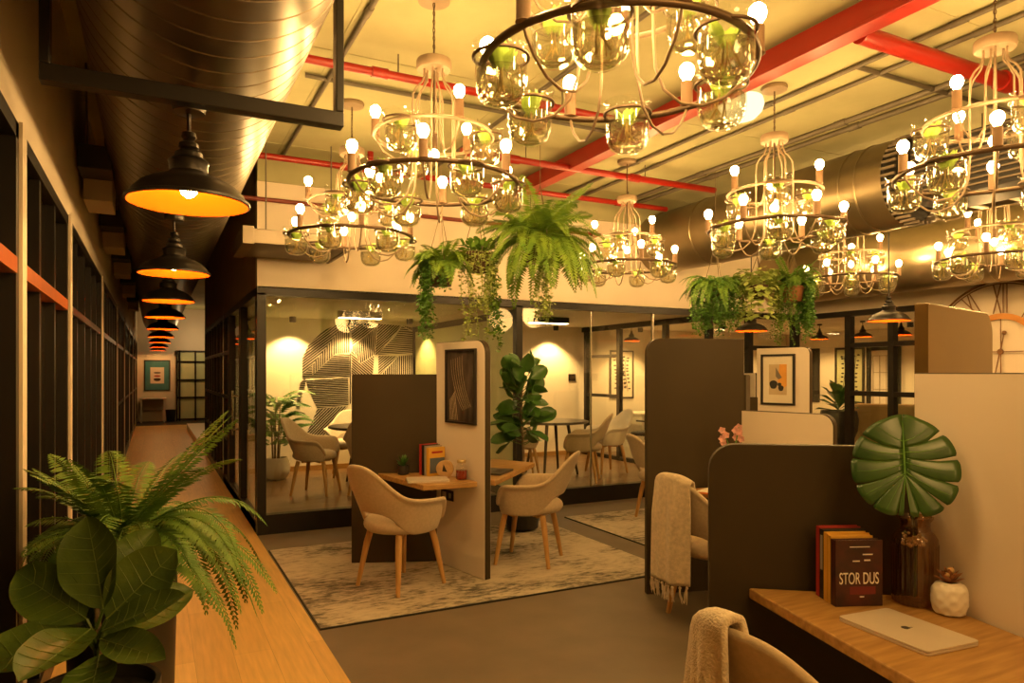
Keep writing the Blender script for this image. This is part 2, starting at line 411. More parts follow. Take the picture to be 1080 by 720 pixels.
# ceiling slab with shallow formwork joints
cl = MB().box(XL-.6, XO+.2, YN-.2, YE+.2, H, H+.1)
for i in range(9): cl.box(-.3+i*1.3, -.285+i*1.3, YN, YF, H-.004, H+.01)
for j in range(5): cl.box(XC, XR, -1.6+j*2.0, -1.59+j*2.0, H-.004, H+.01)
struct(cl.build('ceiling', 'concrete_ceiling'))
struct(MB().box(XC+.1, XR+.1, YF+.12, YB, 2.28, 2.4).box(XR+.1, XO, YN, YB, 2.28, 2.4).build('ceiling', 'room_wall'))
struct(MB().box(XC, XR+.12, YF-.02, YF+.3, 3.27, H).build('trim_1', 'concrete_ceiling'))
# plaster walls
struct(MB().box(XC, XR+.12, YF, YF+.12, 2.29, 3.27).build('wall_back', 'plaster'))
struct(MB().box(XL-.15, XL, YN, YE, 2.43, H).build('wall_left', 'plaster'))
struct(MB().box(XR, XR+.12, YN, 5.02, 0, H).box(XR, XR+.12, 5.02, YF, 2.29, H).build('wall_right', 'plaster'))
struct(MB().box(XL-.6, XO, YN-.15, YN, 0, H).build('wall_behind', 'plaster'))
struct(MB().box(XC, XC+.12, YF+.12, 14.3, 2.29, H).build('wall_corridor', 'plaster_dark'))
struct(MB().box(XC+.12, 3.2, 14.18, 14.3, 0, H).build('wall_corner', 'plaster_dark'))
struct(MB().box(XL-.15, 3.2, YE, YE+.15, 0, H).build('wall_far', 'plaster'))
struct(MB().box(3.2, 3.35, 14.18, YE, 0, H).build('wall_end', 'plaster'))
struct(MB().box(XC, XO+.1, YB, YB+.12, 0, 2.4).build('wall_rooms', 'room_wall'))
struct(MB().box(XO, XO+.12, YN, YB, 0, 2.4).build('wall_office', 'room_wall'))
# baseboard in the meeting rooms
struct(MB().box(XC+.12, 6.6, YB-.015, YB, .10, .17).build('baseboard_back', 'oak'))
# ---- left side: bays of black framed windows between plaster columns
cols = [-2.6, -.9, .6, 1.9, 3.24, 4.96, 7.97, 11.1, 13.8, 16.5, 19.2, 21.8, 24.4]
cb = MB()
for y in cols: cb.box(XL-.13, XL+.012, y-.05, y+.05, 0, 2.44)
struct(cb.build('trim_2', 'plaster'))
for i in range(len(cols)-1):
    y0, y1 = cols[i]+.05, cols[i+1]-.05
    g = sgroup('window_%d' % (i+1)); f = MB(); t = .06
    f.box(XL-.10, XL, y0, y0+t, 0, 2.43).box(XL-.10, XL, y1-t, y1, 0, 2.43).box(XL-.10, XL, y0, y1, 2.43-t, 2.43).box(XL-.10, XL, y0, y1, 0, .12)
    nm = max(2, round((y1-y0)/.55))
    for k in range(1, nm):
        y = y0+(y1-y0)*k/nm; f.box(XL-.09, XL-.01, y-.025, y+.025, .1, 2.4)
    if i in (3, 4): MB().box(XL-.085, XL+.004, y0+t, y1-t, 1.865, 1.925).build('transom', 'copper_bar', g)
    else: f.box(XL-.09, XL-.005, y0, y1, 1.87, 1.92)
    if i > 6: f.box(XL-.09, XL-.005, y0, y1, 1.02, 1.06)
    f.build('frame', 'black_frame', g)
    MB().box(XL-.06, XL-.05, y0+t, y1-t, .12, 2.37).build('pane', 'night_glass', g)
struct(MB().box(XL-.16, XL-.13, YN, YE, 0, 2.44).build('wall_outside', 'black_soft'))
# ---- glass front of the meeting rooms
fr = sgroup('window_20'); m = MB()
m.box(XC, XR+.1, YF, YF+.10, 0, .18).box(XC, XR+.1, YF, YF+.09, 2.22, 2.30)
for x, w in ((XC, .08), (3.54, .075), (6.30, .07), (6.99, .07), (XR-.07, .10)): m.box(x, x+w, YF, YF+.09, .17, 2.24)
m.box(6.99, XR, YF+.01, YF+.08, 1.80, 1.86).box(6.99, XR, YF+.01, YF+.08, 1.20, 1.25)
m.build('frame', 'black_frame', fr)
j = MB().box(4.53, 4.545, YF+.035, YF+.055, .18, 2.22).box(5.42, 5.445, YF+.03, YF+.06, .18, 2.22)
j.build('joint', 'handle_steel', fr)
xs = [XC+.08, 3.54, 3.615, 4.53, 4.545, 5.42, 5.445, 6.30, 6.37, 6.99, 7.06, XR-.07]
for k in range(0, len(xs), 2): MB().box(xs[k], xs[k+1], YF+.04, YF+.05, .18, 2.22).build('pane', 'clear_glass', fr)
# ---- glazing of the office on the clock side
fr = sgroup('window_21'); m = MB()
m.box(XR+.01, XR+.10, 5.02, YF, 0, .15).box(XR+.01, XR+.10, 5.02, YF, 2.22, 2.30)
for y, w in ((5.02, .07), (5.46, .075), (6.05, .08)): m.box(XR+.01, XR+.10, y, y+w, .1, 2.24)
for z in (1.21, 1.82): m.box(XR+.015, XR+.09, 5.02, 6.05, z, z+.06)
m.build('frame', 'black_frame', fr)
ys = [5.09, 5.46, 5.535, 6.05, 6.13, YF-.02]
for k in range(0, 6, 2): MB().box(XR+.045, XR+.055, ys[k], ys[k+1], .15, 2.22).build('pane', 'clear_glass', fr)
# ---- corridor side of the first room: glass, a glass door, then a black grid
fr = sgroup('window_22'); m = MB()
m.box(XC, XC+.08, YF+.1, 14.3, 0, .12).box(XC, XC+.08, YF+.1, 14.3, 2.22, 2.30)
for y in (YF+.10, 8.25, 8.37, 9.55, 9.65): m.box(XC, XC+.08, y, y+.06, 0, 2.25)
m.build('frame', 'black_frame', fr)
for a, b in ((YF+.16, 8.25), (8.43, 9.55)): MB().box(XC+.035, XC+.045, a, b, .12, 2.22).build('pane', 'corridor_glass', fr)
fr = sgroup('window_23'); m = MB()
for k in range(9): y = 9.75+k*.565; m.box(XC, XC+.07, y, y+.05, .1, 2.24)
for z in (.62, 1.16, 1.74): m.box(XC, XC+.07, 9.7, 14.3, z, z+.045)
m.build('frame', 'black_frame', fr)
MB().box(XC+.03, XC+.04, 9.7, 14.3, .12, 2.22).build('pane', 'night_glass', fr)
dh = thing('door_handle', 'tall steel pull handle on the glass door of the corridor', 'door handle', (XC-.06, 8.5, .8))
MB().tube([(0,0,0),(0,0,.5)], .014, 10).build('grip', 'handle_steel', dh, True)
MB().tube([(0,0,.06),(.095,0,.06)], .01, 8).tube([(0,0,.44),(.095,0,.44)], .01, 8).build('bracket', 'handle_steel', dh, True)
# ---- partition between the rooms (frosted) and between room two and the office (clear)
fr = sgroup('window_24'); m = MB()
m.box(3.55, 3.61, YF+.09, YB, .1, .2).box(3.55, 3.61, YF+.09, YB, 2.12, 2.2).box(3.55, 3.61, YB-.09, YB, .1, 2.2)
m.build('frame', 'black_frame', fr)
MB().box(3.565, 3.595, YF+.1, YB-.09, .2, 2.12).build('pane', 'frosted', fr)
MB().box(3.56, 3.60, YF+.1, YB, 2.2, 2.28).build('header', 'room_wall', fr)
fr = sgroup('window_25'); m = MB()
m.box(6.62, 6.69, YF+.09, YB, .1, .16).box(6.62, 6.69, YF+.09, YB, 2.2, 2.28)
for y in (9.24, 10.2, 8.1): m.box(6.62, 6.69, y, y+.08, .1, 2.28)
for z in (1.1, 1.75): m.box(6.63, 6.68, 9.3, 10.2, z, z+.05)
m.build('frame', 'black_frame', fr)
for a, b in ((YF+.1, 8.1), (8.18, 9.24), (9.32, 10.2)): MB().box(6.65, 6.66, a, b, .16, 2.2).build('pane', 'clear_glass', fr)
# ---- far end of the corridor: black grid door into another office
dr = sgroup('door_1'); m = MB()
for x in (.62, .70, 1.15, 1.55, 2.0): m.box(x, x+.05, YE-.07, YE-.02, 0, 2.2)
for z in (.02, .7, 1.25, 1.82, 2.15): m.box(.62, 2.05, YE-.07, YE-.02, z, z+.05)
m.build('frame', 'black_frame', dr)
MB().box(.67, 2.0, YE-.03, YE-.015, 0, 2.15).build('pane', 'pale_green', dr)
struct(MB().box(.78, 3.2, 15.6, 20.5, 0, .16).build('trim_3', 'white_laminate'))

# ================================================================= OVERHEAD
def pipe(name, label, cat, pts, r, m, n=16, couplings=(), rods=True):
    o = thing(name, label, cat, pts[0]); p0 = Vector(pts[0])
    MB().tube([Vector(p)-p0 for p in pts], r, n).build('pipe_run', m, o, True)
    d = (Vector(pts[-1])-p0).normalized()
    for t in couplings:
        MB().tube([d*(t-.05), d*(t+.05)], r*1.28, n).build('coupling', m, o, True)
        if H-p0.z > .06 and d.z == 0: MB().tube([d*(t+.12)+Vector((0,0,r*.5)), d*(t+.12)+Vector((0,0,H-p0.z))], .005, 6).build('hanger_rod', 'conduit', o)
    return o
# corridor spiral duct
def spiral(name, label, cx, cz, r, y0, y1, step, m, depth=-.006, n=56):
    o = thing(name, label, 'duct', (cx, y0, cz)); mb = MB(); rings = []
    L = y1-y0; k = int(L/step)
    for i in range(k+1):
        y = i*step
        rings += [(y, r), (y+step-.0155, r), (y+step-.0135, r+depth), (y+step-.003, r+depth), (y+step-.001, r)]
    vs = []
    for y, q in rings:
        for a in range(n):
            t = 2*PI*a/n; vs.append((q*math.cos(t), y+step*(a/n)*.999, q*math.sin(t)))
    fs = []
    for i in range(len(rings)-1):
        for a in range(n-1): fs.append((i*n+a, (i+1)*n+a, (i+1)*n+a+1, i*n+a+1))
        if i+6 < len(rings): fs.append((i*n+n-1, (i+1)*n+n-1, (i+6)*n, (i+5)*n))
    mb.add(vs, fs).build('duct_shell', m, o, True); return o
spiral('spiral_duct', 'long ribbed spiral steel duct running above the corridor lamps', .172, 3.022, .448, YN+.05, 22.0, .14, 'spiral_steel')
o = thing('duct_hanger', 'dark steel U-shaped hanger bar under the corridor duct', 'duct hanger', (0, 2.785, 0))
MB().box(-.336, .665, -.029, .029, 2.462, 2.520).build('crossbar', 'black_frame', o, bevel=.004)
for x in (-.336, .634): MB().box(x, x+.031, -.029, .029, 2.520, H).build('upright', 'black_frame', o, bevel=.004)
for i, y in enumerate((5.2, 7.2, 9.2, 11.6, 14.4)):
    o = thing('ceiling_fan_coil', ('black box unit with a brown tray between wall and duct, first beyond the hanger bar', 'second black box unit with a brown tray between wall and spiral duct', 'third black box unit between wall and spiral duct',
               'fourth black box unit between wall and spiral duct', 'last black box unit between wall and spiral duct')[i], 'ceiling unit', (-.33, y, 2.80), 0, 'box units beside the corridor duct')
    MB().box(-.10, .09, 0, .30, .0, .15).build('casing', 'black_soft', o, bevel=.006)
    MB().box(-.09, .08, .30, .75, -.14, .04).build('tray', 'plaster_dark', o, bevel=.004)
    MB().tube([(-.05,.1,.15),(-.06,.1,.7)], .006, 6).build('hanger_rod', 'conduit', o); MB().tube([(.05,.1,.15),(.05,.1,.7)], .006, 6).build('hanger_rod', 'conduit', o)
# duct boxes over the first room and beside the clock wall
o = thing('rectangular_duct', 'grey flat sheet-metal duct box on the beige wall over the mural room', 'duct', (.70, 6.08, 2.56))
MB().box(0, .83, .0, .76, 0, .12).build('duct_shell', 'sheet_duct', o, bevel=.006)
MB().box(-.06, .03, -.02, .765, -.012, .135).build('flange', 'sheet_duct', o, bevel=.004)
MB().box(.78, .80, -.012, .765, -.012, .132).build('seam', 'sheet_duct', o)
for x in (.15, .7): MB().tube([(x,.2,.12),(x,.2,.94)], .006, 6).build('hanger_rod', 'conduit', o)
def round_duct(name, label, cx, cz, r, y0, y1, seams):
    o = thing(name, label, 'duct', (cx, y0, cz)); L = y1-y0; n = 48
    MB().grid(lambda u, v: (r*math.cos(2*PI*u), L*v, r*math.sin(2*PI*u)), n, 12, True).build('duct_shell', 'galvanised', o, True)
    for y in seams:
        MB().tube([(r*math.cos(2*PI*k/n), y-y0, r*math.sin(2*PI*k/n)) for k in range(n)], .009, 6, True).build('seam', 'galvanised', o, True)
    return o
o = round_duct('round_duct', 'fat shiny round duct ending in a louvred box behind the chandeliers', 5.5, 3.06, .36, 3.66, YF-.02, (3.9, 4.05, 5.0, 5.9, 6.6))
b = MB()
for k in range(40):
    t = 2*PI*k/40; b.obox((.355*math.cos(t), -.06, .355*math.sin(t)), (.02, .12, .02))
b.build('end_teeth', 'sheet_duct', o)
MB().tube([(0, -.02, 0), (0, .03, 0)], .345, 32).build('end_cap', 'black_soft', o, True)
round_duct('round_duct', 'lower fat round duct running along the clock wall', 7.46, 2.76, .36, -1.0, YF-.03, (.4, 1.6, 2.8, 4.0, 4.15, 5.3, 6.3))
o = thing('air_grille', 'dark slatted air outlet box following the end of the shiny duct', 'air outlet', (5.5, 1.6, 2.82))
MB().box(-.22, .30, 0, 1.9, .0, .44).build('casing', 'black_soft', o)
b = MB()
for k in range(10): b.box(-.25, -.215, .02, 1.88, .03+k*.042, .042+k*.042)
b.build('louvre_slats', 'sheet_duct', o)
MB().tube([(.2,.3,.44),(.2,.3,.68)], .006, 6).build('hanger_rod', 'conduit', o); MB().tube([(.2,1.6,.44),(.2,1.6,.68)], .006, 6).build('hanger_rod', 'conduit', o)
o = thing('cable_tray', 'pale ladder cable tray hung between the two round ducts', 'cable tray', (6.02, 1.2, 2.86))
MB().box(-.14, -.125, 0, 5.4, 0, .06).build('side_rail', 'sheet_duct', o); MB().box(.125, .14, 0, 5.4, 0, .06).build('side_rail', 'sheet_duct', o)
for k in range(18): MB().box(-.13, .13, .1+k*.3, .16+k*.3, 0, .012).build('rung', 'plaster', o)
for y in (.5, 2.6, 4.8):
    for x in (-.13, .13): MB().tube([(x, y, .05), (x, y, .64)], .005, 6).build('hanger_rod', 'conduit', o)
# red steel beam and sprinkler pipes
o = thing('steel_beam', 'bright red steel beam slanting across the whole ceiling', 'beam', (3.41, YN, 3.34))
MB().box(-.05, .05, 0, YF-YN, .02, .14).build('web', 'pipe_red', o)
MB().box(-.062, .062, 0, YF-YN, 0, .022).build('flange', 'pipe_red', o, bevel=.003)
pipe('sprinkler_pipe', 'thin red sprinkler pipe crossing behind the topmost bulbs of the big chandelier', 'pipe', [(.55, 4.27, 3.36), (3.35, 4.27, 3.36)], .026, 'pipe_red', 14, (.7, 1.9))
pipe('sprinkler_pipe', 'red sprinkler pipe branching from the red beam towards the shiny duct', 'pipe', [(2.3, 5.47, 3.36), (5.1, 5.47, 3.36)], .03, 'pipe_red', 14, (.5, 1.8))
pipe('sprinkler_pipe', 'red sprinkler pipe running closest to the beige wall', 'pipe', [(.55, 6.35, 3.36), (5.2, 6.35, 3.36)], .028, 'pipe_red', 14, (1., 2.6, 4.))
pipe('sprinkler_pipe', 'dull dark red pipe fixed low on the beige wall', 'pipe', [(.66, 6.79, 3.09), (4.6, 6.79, 3.09)], .02, 'pipe_rust', 12, (1.2, 2.9))
pipe('sprinkler_pipe', 'thick red pipe coming off the red beam near the corner chandelier', 'pipe', [(3.48, 2.6, 3.37), (XR-.02, 2.6, 3.37)], .05, 'pipe_red', 18, (1.4, 2.8))
pipe('sprinkler_pipe', 'short upright red drop pipe behind the big chandelier', 'pipe', [(1.75, 6.27, 3.5), (1.75, 6.27, 2.95)], .028, 'pipe_red', 12)
cx = ((4.05, 'thin dark conduit along the ceiling next to the red beam'), (4.28, 'second thin dark conduit along the ceiling from the red beam'), (2.42, 'thin dark conduit along the ceiling over the mid chandelier row'),
      (1.05, 'thin dark conduit along the ceiling by the spiral duct'), (4.86, 'thin dark conduit above the shiny round duct'), (5.02, 'second thin dark conduit above the shiny round duct'))
for x, lb in cx:
    pipe('ceiling_conduit', lb, 'conduit', [(x, YN, H-.022), (x, YF-.05, H-.022)], .016 if x < 4.5 else .024, 'conduit', 8, (3.2, 5.0, 6.4, 8.0))
for x, a, b, lb in ((0, 4.05, 7.2, 'crosswise conduit between the red beam and the clock wall'), (1, .9, 3.3, 'crosswise conduit over the chandelier nearest the mural')):
    pipe('ceiling_conduit', lb, 'conduit', [(a, 3.05+x*1.75, H-.022), (b, 3.05+x*1.75, H-.022)], .016, 'conduit', 8, (.8, 1.8))
o = thing('ceiling_lamp', 'round white glass bowl lamp on the ceiling by the red beam', 'ceiling lamp', (*S(1.66, 5.12)[:2], H))
MB().lathe([(.10,0),(.155,-.015),(.165,-.06),(.15,-.11),(.11,-.15),(.03,-.16)], 28).build('diffuser', 'lamp_dome', o, True)
MB().lathe([(.12,0),(.125,-.01)], 28).build('base_plate', 'pot_white', o)

# ================================================================= CORRIDOR PENDANTS
def make_pendant(name, label, loc, group, drop=0.):
    o = thing(name, label, 'pendant lamp', loc, 0, group)
    MB().lathe([(.052,.002),(.055,-.012),(.05,-.032),(.012,-.036)], 24).build('canopy', 'pendant_shell', o, True)
    MB().tube([(0,0,-.03),(0,0,-.11-drop)], .0065, 8).build('cord', 'pendant_shell', o)
    z = -drop
    MB().lathe([(0.0109,z-.095),(0.0217,z-.10),(0.0244,z-.115),(0.0163,z-.124),(0.0199,z-.13),(0.0308,z-.136),(0.0326,z-.15),(0.0253,z-.156),(0.0299,z-.16),(0.0434,z-.168),(0.0453,z-.183),(0.0561,z-.19),(0.0652,z-.198),(0.0615,z-.205),(0.0597,z-.232),(0.0724,z-.243),(0.1131,z-.258),(0.1493,z-.278),(0.1747,z-.304),(0.1837,z-.322),(0.1937,z-.327),(0.1946,z-.336),(0.1873,z-.338)], 48, cap1=False).build('shade', 'pendant_shell', o, True)
    MB().lathe([(0.1873,z-.338),(0.1846,z-.332),(0.1774,z-.322),(0.1683,z-.306),(0.1448,z-.284),(0.1086,z-.265),(0.0679,z-.249),(0.0272,z-.24)], 48, cap0=False, cap1=True).build('shade_lining', 'pendant_lining', o, True)
    MB().tube([(0,0,z-.238),(0,0,z-.262)], .018, 12).build('socket', 'bronze', o)
    MB().ball((0,0,z-.286), .028, 14, 10, (1,1,1.1)).build('bulb', 'bulb_pendant', o, True)
    return o
PZ = 2.566
pend_d = [2.79, 4.77, 6.6, 8.55, 10.8, 13.2, 15.6, 18.4, 21.2]
first = None
words = ['first black pendant lamp with glowing orange inside, directly beside the hanger bar', 'second black pendant lamp in the corridor row, counted from the hanger bar', 'third black pendant lamp in the corridor row, counted from the hanger bar', 'fourth black pendant lamp in the corridor row, counted from the hanger bar',
         'fifth black pendant lamp in the corridor row, counted from the hanger bar', 'sixth black pendant lamp in the corridor row, counted from the hanger bar', 'seventh black pendant lamp in the corridor row, counted from the hanger bar', 'eighth black pendant lamp in the corridor row, last but one before the end wall', 'last black pendant lamp of the corridor row, closest to the teal picture']
for d, w in zip(pend_d, words):
    y = (d-.056)/.8913
    loc = (.124, y, PZ)
    if first is None: first = make_pendant('pendant_lamp', w, loc, 'pendant lamps along the corridor'); first.scale = (1.18,)*3
    else: dup(first, loc, 0, w)
big = make_pendant('pendant_lamp', 'black pendant lamp with copper inside hanging before the office window', (6.42, 4.48, H), 'pendant lamps over the booths', H-2.345)
dup(big, (6.5, 6.34, H), 0, 'black pendant lamp half hidden behind the pale variegated hanging plant')
small = make_pendant('pendant_lamp', 'small dark pendant lamp inside the office, over the potted plant', (9.5, 7.82, 2.28), 'small pendant lamps in the glazed offices')
small.scale = (.72,)*3
dup(small, (9.5, 7.05, 2.28), 0, 'small dark pendant lamp inside the office, over the tan chair')
dup(small, (9.5, 6.44, 2.28), 0, 'small dark pendant lamp inside the office, next to the tall dark booth panel')
dup(small, (7.2, 9.7, 2.28), 0, 'small dark pendant lamp in front of the framed botanical drawing')

# ================================================================= CHANDELIERS
def make_chandelier(label, loc, group, rot):
    o = thing('chandelier', label, 'chandelier', loc, rot, group)
    MB().lathe([(.085,0),(.09,-.01),(.085,-.028),(.01,-.032)], 28).build('canopy', 'bronze_pale', o, True)
    c = MB()
    for k in range(14):
        z = -.035-k*.022; a = (k % 2)*PI/2
        c.tube([(.006*math.cos(t)*math.cos(a), .006*math.cos(t)*math.sin(a), z-.011+.014*math.sin(t)) for t in [2*PI*q/8 for q in range(8)]], .0022, 5, True)
    c.tube([(.004,0,-.03),(-.004,.002,-.18),(.004,0,-.34)], .0025, 5).build('chain', 'bronze', o)
    MB().lathe([(.02,-.335),(.09,-.34),(.094,-.352),(.094,-.38),(.088,-.392),(.02,-.394)], 32).build('hub', 'bronze_pale', o, True)
    for k in range(6):
        a = PI/3*k; ca, sa = math.cos(a), math.sin(a)
        p = [(.055,-.39),(.055,-.43),(.068,-.465),(.10,-.50),(.118,-.535),(.122,-.60),(.122,-.90),(.128,-1.0),(.155,-1.075),(.21,-1.125),(.28,-1.14),(.345,-1.12),(.40,-1.075),(.432,-1.03),(.444,-1.0)]
        MB().tube([(r*ca, r*sa, z) for r, z in p], .0052, 7).build('arm', 'bronze_pale' , o, True)
    for k in range(3):
        a = PI/3*(2*k+.5); ca, sa = math.cos(a), math.sin(a)
        p = [(.035,-.39),(.035,-.45),(.06,-.49),(.078,-.53),(.08,-.72),(.095,-.80),(.14,-.855),(.21,-.86),(.27,-.82),(.303,-.765),(.31,-.745)]
        MB().tube([(r*ca, r*sa, z) for r, z in p], .005, 7).build('arm', 'bronze_pale', o, True)
    MB().ring(.445, .0125, -1.0, 64, 8).build('lower_ring', 'bronze', o, True)
    MB().ring(.312, .0105, -.745, 48, 8).build('upper_ring', 'bronze_pale', o, True)
    MB().tube([(0,0,-.39),(0,0,-.74)], .005, 6).build('centre_rod', 'bronze', o)
    so = MB().tube([(0,0,-.73),(0,0,-.815)], .019, 12).build('socket', 'bronze', o, True)
    MB().ball((0,0,-.844), .028, 12, 8, (1,1,1.15)).build('bulb', 'bulb', so, True)
    sk_me = bu_me = None; jm = hm = wm = pm = rm = None
    spots = [(.445, PI/3*k, -1.0) for k in range(6)]+[(.312, PI/3*(2*k+.5), -.745) for k in range(3)]
    for i, (r, a, z) in enumerate(spots):
        loc_ = (r*math.cos(a), r*math.sin(a), z)
        if i == 0:
            so = MB().lathe([(.012,0),(.025,.008),(.022,.014),(.022,.095),(.018,.098)], 14).build('socket', 'socket_tan', o, True, loc=loc_)
            bu = MB().lathe([(.012,.095),(.015,.106),(.025,.122),(.0285,.138),(.025,.154),(.014,.165),(.003,.168)], 12).build('bulb', 'bulb', so, True)
        else:
            s2 = so.copy(); COL.objects.link(s2); s2.location = loc_; b2 = bu.copy(); COL.objects.link(b2); b2.parent = s2
    jars = [(.395, PI/3*(k+.5), -1.0) for k in range(6)]+[(.275, PI/3*(2*k+1.5), -.745) for k in range(3)]
    for i, (r, a, z) in enumerate(jars):
        loc_ = (r*math.cos(a), r*math.sin(a), z); rz = a*3.7+i
        if i == 0:
            ja = MB().lathe([(.092,.042),(.089,.038),(.083,.028),(.082,.01),(.083,-.075),(.079,-.108),(.066,-.134),(.045,-.148),(.02,-.153)], 28, cap0=False).build('glass_jar', 'jar_glass', o, True, loc=loc_, rz=rz)
            ho = MB().ring(.088, .006, .0, 28, 6).build('hoop', 'bronze', ja, True)
            wa = MB().lathe([(.02,-.044),(.079,-.045),(.0795,-.075),(.0755,-.106),(.063,-.130),(.043,-.143),(.02,-.148)], 24).build('water', 'jar_water', ja, True)
            sp = MB(); q = random.Random(5)
            for k in range(9):
                aa = q.uniform(0, 6.28); l = q.uniform(.05, .085)
                leaf(sp, (.02*math.cos(aa), .02*math.sin(aa), -.04), (.055*math.cos(aa), .055*math.sin(aa), -.04+l), (-math.cos(aa), -math.sin(aa), .4), .042, 4, .2)
            sp = sp.build('sprig', 'sprig', ja, True)
            rt = MB()
            for k in range(8):
                aa = q.uniform(0, 6.28); rr = q.uniform(.01, .04)
                rt.tube([(.01*math.cos(aa), .01*math.sin(aa), -.03), (rr*math.cos(aa), rr*math.sin(aa), -.08), (rr*1.2*math.cos(aa+.6), rr*1.2*math.sin(aa+.6), -.12)], .0026, 4)
            rt = rt.build('roots', 'roots', ja)
            subs = (ho, wa, sp, rt)
        else:
            j2 = ja.copy(); COL.objects.link(j2); j2.location = loc_; j2.rotation_euler = (0, 0, rz)
            for q_ in subs: c2 = q_.copy(); COL.objects.link(c2); c2.parent = j2
    return o
GR = 'two-ring chandeliers with jars and bulbs'
ch = make_chandelier('largest chandelier, cut by the top edge, seen from below with big water jars', (1.37, 1.93, H), GR, .32)
for loc, rz, lb in (
    ((1.33, 3.53, H), .05, 'large two-ring chandelier of jars and bulbs above the divider with the dark photo'),
    ((1.31, 5.19, H), .42, 'two-ring chandelier of jars and bulbs hanging before the mural room, beyond the grey flat duct'),
    ((3.98, 5.43, H), .17, 'chandelier of jars and bulbs between the big hanging fern and the round duct'),
    ((3.87, 3.56, H), .30, 'chandelier of jars and bulbs in front of the shiny round duct'),
    ((3.74, 2.04, H), .52, 'tilted-looking corner chandelier of jars and bulbs beside the slatted air outlet'),
    ((6.62, 5.05, H), .12, 'small far chandelier of jars and bulbs above the black office pendant lamp'),
    ((6.62, 3.62, H), .38, 'far chandelier of jars and bulbs in front of the wall clock')):
    dup(ch, loc, rz, lb)
# ================================================================= RUGS
for (x0, x1, y0, y1, lb) in ((.87, 3.5, 4.17, 6.2, 'large worn grey and cream rug under the first booth'), (3.8, 6.2, 4.25, 6.25, 'worn grey and cream rug beyond the tall dark panel, by the glass front')):
    o = thing('area_rug', lb, 'rug', ((x0+x1)/2, (y0+y1)/2, 0), 0, 'distressed rugs')
    w, h = (x1-x0)/2, (y1-y0)/2
    MB().grid(lambda u, v: (-w+2*w*u, -h+2*h*v, .011), 24, 20).build('pile', 'rug', o)
    MB().box(-w-.008, w+.008, -h-.008, h+.008, 0, .0095).build('edging', 'black_soft', o)
ZR = .0135
# ================================================================= BOOTH DIVIDERS
def outline(L, h, r=.10, s0=0.):
    pts = [(s0, 0), (L, 0)]
    for k in range(9):
        a = PI/2*k/8; pts.append((L-r+r*math.cos(a), h-r+r*math.sin(a)))
    pts.append((s0, h)); return pts
def panel(root, bearing, L, h, kind, r=.10, z0=0., th=.046, s0=0., wedge=None):
    ax = brg(bearing); nrm = Vector((ax.y, -ax.x, 0))     # nrm points clockwise of the panel
    core = MB().plate((0,0,0), ax, nrm, outline(L, h, r, s0), -th/2, th/2).build({'dark': 'dark_panel', 'white': 'white_panel', 'gloss': 'gloss_panel'}[kind], 'dark_gloss' if kind == 'gloss' else 'dark_laminate', root, bevel=.003)
    if kind == 'white':
        for sgn in (-1, 1):
            a, b = sorted((sgn*(th/2-.001), sgn*(th/2+.004)))
            pts = outline(L-.006, h-.004, r, s0)
            MB().plate((0,0,0), ax, nrm, pts, a, b).build('white_face', 'white_laminate', core)
    return ax, nrm
J1, J2, J3, J5 = S(-.579, 5.59), S(1.61, 4.92), S(2.5, 7.15), S(1.46, 2.515)
o = thing('booth_divider', 'three-winged booth divider on the large rug with a white wing carrying a dark photo', 'divider', (*J1[:2], ZR)); d1 = o
panel(o, 265, .68, 1.475, 'dark', .02); w1 = panel(o, 142, .66, 1.725, 'white'); panel(o, 21, .95, 1.475, 'dark', .05)
o = thing('booth_divider', 'three-winged booth divider with the tallest dark brown panel and a low white wing', 'divider', J2); d2 = o
panel(o, 260, .71, 1.735, 'dark', .10); panel(o, 141, .66, 1.24, 'white', .08); panel(o, 21, .66, 1.485, 'dark')
o = thing('booth_divider', 'far booth divider whose white wing carries the orange abstract print', 'divider', (*J3[:2], ZR)); d3 = o
w3 = panel(o, 141, .56, 1.735, 'white', .06); panel(o, 262, .6, 1.24, 'dark'); panel(o, 21, .36, 1.485, 'dark')
o = thing('booth_divider', 'narrow far booth wing squeezed between the tall dark panel and the orange print', 'divider', S(2.745, 8.32, ZR)); d4 = o
w4 = panel(o, 186, .66, 1.485, 'white', .04)
o = thing('booth_divider', 'booth divider with a glossy tall wing, around the desk with the ribbed vase', 'divider', J5); d5 = o
panel(o, 279.3, .735, 1.237, 'dark', .095); panel(o, 167, .95, 1.50, 'white', .05); panel(o, 50, .70, 1.747, 'gloss', .09)
# ================================================================= DESKS
def desk(label, pts, grp='wedge-shaped oak desks'):
    c = sum((Vector(p) for p in pts), Vector())/len(pts); c.z = 0
    q = [Vector(p)-c for p in pts]
    ar = sum(q[i].x*q[(i+1) % len(q)].y-q[(i+1) % len(q)].x*q[i].y for i in range(len(q)))
    if ar < 0: q.reverse()
    o = thing('desk', label, 'desk', c, 0, grp)
    MB().prism([(p.x, p.y) for p in q], .676, .715).build('desk_top', 'oak', o, bevel=.006)
    w = MB().tube([(q[0].x*.5, q[0].y*.5, .655), (q[2].x*.5, q[2].y*.5, .655)], .015, 8).build('support_rail', 'black_soft', o)
    return o
desk('wedge-shaped oak desk with books, laptop and red jar, on the first booth', [S(-.60,5.55), S(-1.05,5.515), S(-.62,4.92), S(-.25,5.075), S(-.26,5.12)])
desk('oak desk behind the white wing of the first booth, a laptop on it', [S(-.125,5.12), S(.20,6.17), S(-.17,6.44), S(-.52,5.64)])
desk('oak desk mostly hidden behind the low dark panel, paper on it', [S(1.60,4.87), S(1.15,4.79), S(1.55,4.30), S(1.985,4.40)])
desk('oak desk with the ribbed vase and stack of books, closest to the camera', [S(.865,2.575), S(1.035,1.75), S(1.60,1.74), S(1.432,2.478)])
